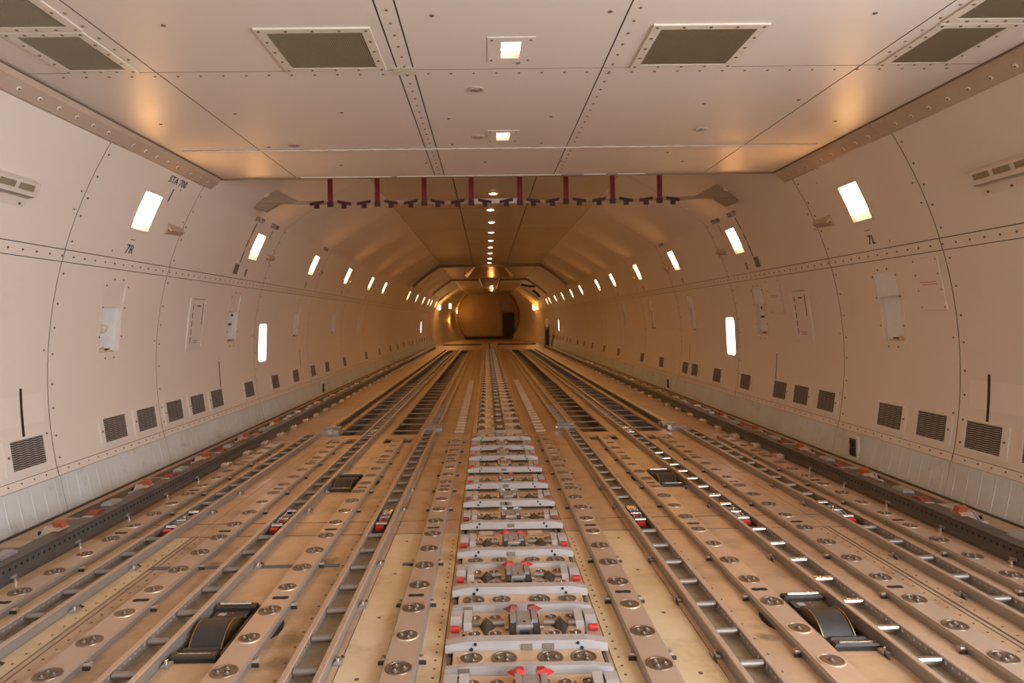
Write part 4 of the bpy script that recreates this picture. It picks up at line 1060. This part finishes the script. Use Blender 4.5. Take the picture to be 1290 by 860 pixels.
# stencilled station lettering and frame numbers
g_ = 'stencilled wall lettering'
o = text_on(-1, 5.50, 2.345, 'STA 700', .085, 'black_paint'); tag(o, 'black stencilled STA 700 on the left wall under the ceiling trim', 'lettering', g_)
def bar(s, y, z0, z1, w, name, lab, m='black_paint', seq=None):
    mb = MB(m); zs = breaks(z0, z1, .06)
    for k, (a, b) in enumerate(zip(zs[:-1], zs[1:])):
        mm = m if not seq else seq[k % len(seq)]
        mb.face([P(s, y-w, a, -.002), P(s, y+w, a, -.002), P(s, y+w, b, -.002), P(s, y-w, b, -.002)], mm)
    tag(link(name, mb), lab, 'marking', 'black wall marks')
bar(-1, 5.495, 2.19, 2.29, .008, 'station_mark', 'short black bar under the STA 700 lettering')
for s in (-1, 1):
    w_ = SIDE[s]
    o = text_on(s, 5.22, 1.78, '7R' if s < 0 else '7L', .105, 'black_paint', shear=.15); tag(o, 'black frame number %s on the %s wall' % ('7R' if s < 0 else '7L', w_), 'lettering', g_)
    mb = MB('black_paint'); mb.face([P(s, 5.19, 1.853, -.002), P(s, 5.26, 1.853, -.002), P(s, 5.26, 1.858, -.002), P(s, 5.19, 1.858, -.002)]); tag(link('mark_line', mb), 'thin black line above the frame number on the %s wall' % w_, 'marking', 'black wall marks')
    o = text_on(s, 7.50, 2.335, 'STA 777', .075, 'black_paint'); tag(o, 'small black STA 777 stencil beside the second %s wall light' % w_, 'lettering', g_)
    o = text_on(s, 8.03, 2.335, 'STA 800', .075, 'black_paint'); tag(o, 'small black STA 800 stencil beyond the second %s wall light' % w_, 'lettering', g_)
    o = text_on(s, 10.55, 2.335, 'STA 900', .075, 'black_paint'); tag(o, 'small black STA 900 stencil beyond the third %s wall light' % w_, 'lettering', g_)
    bar(s, 7.47, 1.87, 2.295, .011, 'hazard_stripe', 'yellow and black striped bar beside the second %s wall light' % w_, seq=['black_paint', 'black_paint', 'yellow_paint', 'black_paint', 'yellow_paint'])
    bar(s, 8.03, 2.19, 2.29, .009, 'station_mark', 'short black bar under the STA 800 lettering on the %s wall' % w_)
    for y, z in ((7.42, 1.80), (7.73, 1.78), (10.28, 1.77), (12.85, 1.77), (15.4, 1.77)):
        big = y == 7.42
        mb = MB('placard'); a, b = (.06, .055) if big else (.028, .04)
        mb.face([P(s, y-a, z-b, -.003), P(s, y+a, z-b, -.003), P(s, y+a, z+b, -.003), P(s, y-a, z+b, -.003)])
        if big:
            for k in range(4): mb.face([P(s, y-a*.8, z-b*.7+k*.024, -.0035), P(s, y+a*.8, z-b*.7+k*.024, -.0035), P(s, y+a*.8, z-b*.7+k*.024+.008, -.0035), P(s, y-a*.8, z-b*.7+k*.024+.008, -.0035)], 'black_paint')
        tag(link('placard', mb), '%s small dark placard under the %s wall lights%s' % (ORD[[7.42, 7.73, 10.28, 12.85, 15.4].index(y)], w_, ', square one' if big else ''), 'placard', 'wall placards')
    for y, z0, z1, wv in ((4.21, .53, .825, .0115), (7.31, .53, .81, .009), (10.45, .53, .80, .009)):
        bar(s, y, z0, z1, wv, 'wall_mark', '%s vertical black bar painted low on the %s wall' % (ORD[[4.21, 7.31, 10.45].index(y)], w_))
for s in (-1, 1):
    mb = MB('patch_paint'); a, b = (3.75, 4.42) if s < 0 else (3.8, 4.38)
    grid_panel(mb, [a, b], [.60, .68, .78], [], lambda Y, z, o: P(s, Y, z, -.001+o), .0005); link('repaint_patch', mb, bpy.data.objects['wall_'+SIDE[s]])
# outlets in the kick panels
for s, y, lab in ((1, 5.59, 'white framed double outlet in the right kick panel'), (-1, 11.43, 'small dark outlet in the left kick panel'), (1, 11.3, 'small dark outlet far down the right kick panel')):
    t = thing('outlet', lab, 'outlet', (s*2.885, y, .12), 'kick panel outlets')
    mb = MB('grille_frame'); mb.box(-.012, .012, -.07, .07, -.10, .10, bev=.004); link('frame', mb, t)
    mb = MB('louvre_dark')
    x0, x1 = sorted((-s*.012, -s*.016)); mb.box(x0, x1, -.045, .045, -.075, .07); mb.cyl((-s*.014, 0, .035), (-s*.03, 0, .035), .028, n=10, m='dark_metal'); mb.cyl((-s*.014, 0, -.035), (-s*.03, 0, -.035), .028, n=10, m='dark_metal'); link('socket', mb, t)

# smoke-detector shells beside the lights and louvred wall speakers
for s in (-1, 1):
    for i, y in enumerate((5.75, 8.28, 10.8, 13.2)):
        t = thing('detector_shell', 'small wedge-shaped detector cover on the %s wall, %s' % (SIDE[s], nth(i)), 'detector', (0, 0, 0), 'wall detector covers'); place(t, basis(s, y, 1.99, 0))
        q = -1 if s > 0 else 1                                # local +x = reading direction
        mb = MB('trim_paint', 'rivet')
        a, b = (-.10*q, .20*q)
        mb.add([(a, -.04, 0), (a, .055, 0), (a, .01, .055), (b, -.02, 0), (b, .05, 0), (b*.9, .02, .03)], [(0, 1, 2), (0, 2, 5, 3), (1, 4, 5, 2), (3, 5, 4)])
        mb.cyl((a, .0, .03), (a-.004*q, .0, .03), .012, n=6, m='rivet'); link('cover', mb, t)
    t = thing('air_outlet', 'long slotted air outlet high on the near %s wall' % SIDE[s], 'vent', (0, 0, 0), 'near wall air outlets'); place(t, basis(s, 3.66, 1.985, 0))
    mb = MB('housing_white', 'rivet', 'louvre_dark')
    mb.prism([(-.10, 0), (-.10, .004), (-.045, .006), (-.02, .045), (.06, .055), (.075, 0)], -.5, .32 if s < 0 else .32)
    L0, L1 = (-.5, .30)
    mb2 = MB('louvre_dark')
    for k in range(3): mb2.box(L0, L1, -.038+k*.007, -.035+k*.007, .016+k*.012, .019+k*.012)
    for k in range(5): mb2.box(L0+.03+k*.155, L0+.15+k*.155, .01, .045, .0535, .0565, 'mesh_olive')
    for k in range(5): mb.cyl((-.45+k*.18, -.08, .004), (-.45+k*.18, -.08, .009), .008, n=6, m='rivet')
    if s > 0:
        for o_ in (mb, mb2): o_.v = [(-x, y, z) for x, y, z in o_.v]
    link('body', mb, t); link('slots', mb2, t)

# ================================================================== strap line across the hold
YS = 7.1
t = thing('strap_line', 'tan webbing strap slung across the hold below the high ceiling', 'strap', (0, YS, 2.44))
mb = MB('webbing')
pts = [(-2.12, .015)]+[(-1.9+.19*i, .0+.008*math.cos(i*1.3)) for i in range(21)]+[(2.12, .02)]
for a, b in zip(pts[:-1], pts[1:]): mb.add([(a[0], -.006, a[1]-.018), (b[0], -.006, b[1]-.018), (b[0], -.006, b[1]+.018), (a[0], -.006, a[1]+.018), (a[0], .006, a[1]-.018), (b[0], .006, b[1]-.018), (b[0], .006, b[1]+.018), (a[0], .006, a[1]+.018)], [(0, 1, 2, 3), (4, 5, 6, 7), (3, 2, 6, 7), (0, 1, 5, 4)])
link('webbing', mb, t)
mb = MB('cord_white'); mb.box(-.24, .22, -.012, .012, -.022, .03, bev=.004); link('lettered_sleeve', mb, t)
SX = [-1.727, -1.24, -.755, -.268, .236, .715, 1.20, 1.69]
for i, x in enumerate(SX):
    t = thing('red_strap', 'red vertical strap hanging from the high ceiling, %s from the left' % (ORD[i] if i else 'first'), 'strap', (x, YS, 2.40), 'red hanging straps')
    mb = MB('red_web'); mb.box(-.026, .026, -.022, -.014, 0, .60); link('strap', mb, t)
    mb = MB('dark_red_web'); mb.box(-.03, .03, -.026, -.010, 0, .05); link('loop', mb, t)
    for q in (-1, 1):
        if (i == 0 and False): continue
        tt = thing('strap_buckle', 'dark red buckle on the webbing just %s of the %s red strap from the left' % (SIDE[q], ORD[i] if i else 'first'), 'buckle', (x+q*.14, YS, 2.44), 'webbing buckles')
        mb = MB('dark_red_web'); z = .012*q*(-1); mb.add([(-.07, -.02, -.012-z), (.07, -.02, -.012+z), (.07, -.02, .018+z), (-.07, -.02, .018-z), (-.07, -.008, -.012-z), (.07, -.008, -.012+z), (.07, -.008, .018+z), (-.07, -.008, .018-z)], [(0, 1, 2, 3), (4, 5, 6, 7), (3, 2, 6, 7), (0, 1, 5, 4)])
        link('tongue', mb, tt); mb = MB('dark_red_web'); mb.box(-.026, .026, -.02, -.008, -.055, -.010); link('tab', mb, tt)
for s in (-1, 1):
    t = thing('strap_anchor', 'beige tapered anchor fitting holding the %s end of the strap line' % SIDE[s], 'anchor', (s*2.36, YS, 2.5), 'strap line anchors')
    mb = MB('cloth_tan', 'trim_paint')
    A = [(.04, .16), (.19, -.07), (.05, -.14), (-.10, -.055), (-.31, -.045), (-.31, -.075+.04), (-.12, .06)]
    A = [(s*x, z) for x, z in A]; n = len(A); vs = [(x, -.05 if i < 3 else -.01, z) for i, (x, z) in enumerate(A)]+[(x, .06, z) for x, z in A]
    mb.add(vs, [tuple(range(n)), tuple(range(n, 2*n))[::-1]]+[(i, n+i, n+(i+1) % n, (i+1) % n) for i in range(n)]); link('plate', mb, t)
    mb = MB('cord_white'); mb.prismy([(s*(-.02), .02), (s*.03, -.0), (s*.035, .05), (s*(-.01), .065)], -.065, -.05); link('tag', mb, t)
    mb = MB('dark_metal'); mb.box(*sorted((s*.03, s*.05)), -.055, -.045, .10, .16); mb.cyl((s*.04, -.052, .16), (s*.195, -.052, -.07), .006, n=6); link('edge_pin', mb, t)
mb = MB('cord_white')
n = 60
for i in range(n):
    x0 = -2.36+4.72*i/n; x1 = x0+4.72/n*.96; zz = 2.481; mb.cyl((x0, 5.07+.008*(i % 2), zz), (x1, 5.07-.008*(i % 2), zz), .007, n=6)
tag(link('white_rope', mb), 'twisted white rope stretched across under the low near ceiling', 'rope')

# ceiling hood at the far end of the high ceiling
t = thing('ceiling_hood', 'bronze coloured hood hanging from the ceiling far down the hold', 'hood', (0, 22, 3.0))
mb = MB('hood_metal')
vs = [(-.42, 0, 0), (.42, 0, 0), (.95, 4.6, -.02), (-.95, 4.6, -.02), (-.85, 4.6, -.12), (.85, 4.6, -.12)]
mb.add(vs, [(0, 1, 5, 4), (1, 2, 5), (0, 4, 3), (3, 4, 5, 2)]); link('canopy', mb, t)
mb = MB('hood_gloss'); Yh = 5.2
vs = [(-.48, Yh, 0), (.50, Yh, 0), (.32, Yh, -.55), (-.22, Yh, -.55), (-.5, Yh+1.2, 0), (.52, Yh+1.2, 0), (.32, Yh+.8, -.55), (-.22, Yh+.8, -.55)]
mb.add(vs, [(0, 1, 2, 3), (1, 5, 6, 2), (0, 3, 7, 4), (3, 2, 6, 7), (4, 5, 6, 7)]); link('housing', mb, t)
mb = MB('hood_metal'); mb.lathe([(.28, -.56), (.42, -.63), (.36, -.68), (.1, -.72), (.001, -.72)], 16, c=(.06, Yh+.3, 0)); link('dish', mb, t)
mb = MB('lens'); mb.box(.07, .13, Yh-.03, Yh-.005, -.58, -.42); link('lamp_lens', mb, t)
mb = MB('cord_white'); mb.cyl((.28, Yh-.02, -.5), (.42, Yh-.02, -.1), .015, n=6); mb.cyl((-.28, Yh-.02, -.45), (-.42, Yh-.02, -.02), .015, n=6); link('stay', mb, t)
ld = bpy.data.lights.new('lamp', 'POINT'); ld.color = LAMP_C; ld.energy = 8; ld.shadow_soft_size = .1
lo = bpy.data.objects.new('lamp', ld); COL.objects.link(lo); lo.parent = t; lo.location = (.08, Yh-.25, -.5)
# coat-like dark equipment near the right rear door, pipes at right upper wall
mb = MB('dark_metal', 'latch_grey'); mb.prismz([(2.55, 31.4), (2.75, 31.4), (2.8, 32), (2.6, 32)], 0, .75, 'dark_metal'); mb.lathe([(.10, .7), (.13, .85), (.09, 1.02), (.001, 1.05)], 10, 'latch_grey', (2.68, 31.7, 0)); mb.box(2.6, 2.72, 31.45, 31.75, .85, 1.25, 'liner')
tag(link('equipment_bag', mb), 'dark bundled equipment with a pale top standing by the far right wall', 'equipment')
mb = MB('hatch_dark'); mb.tube([(1.4, 29.6, 2.75), (1.7, 29.6, 2.68), (2.0, 29.6, 2.66)], .05); mb.tube([(1.9, 29.7, 2.5), (2.1, 29.7, 2.35), (2.2, 29.7, 2.2)], .06)
tag(link('wiring_loom', mb), 'dark wiring loom at the upper right beyond the second arch', 'cable')
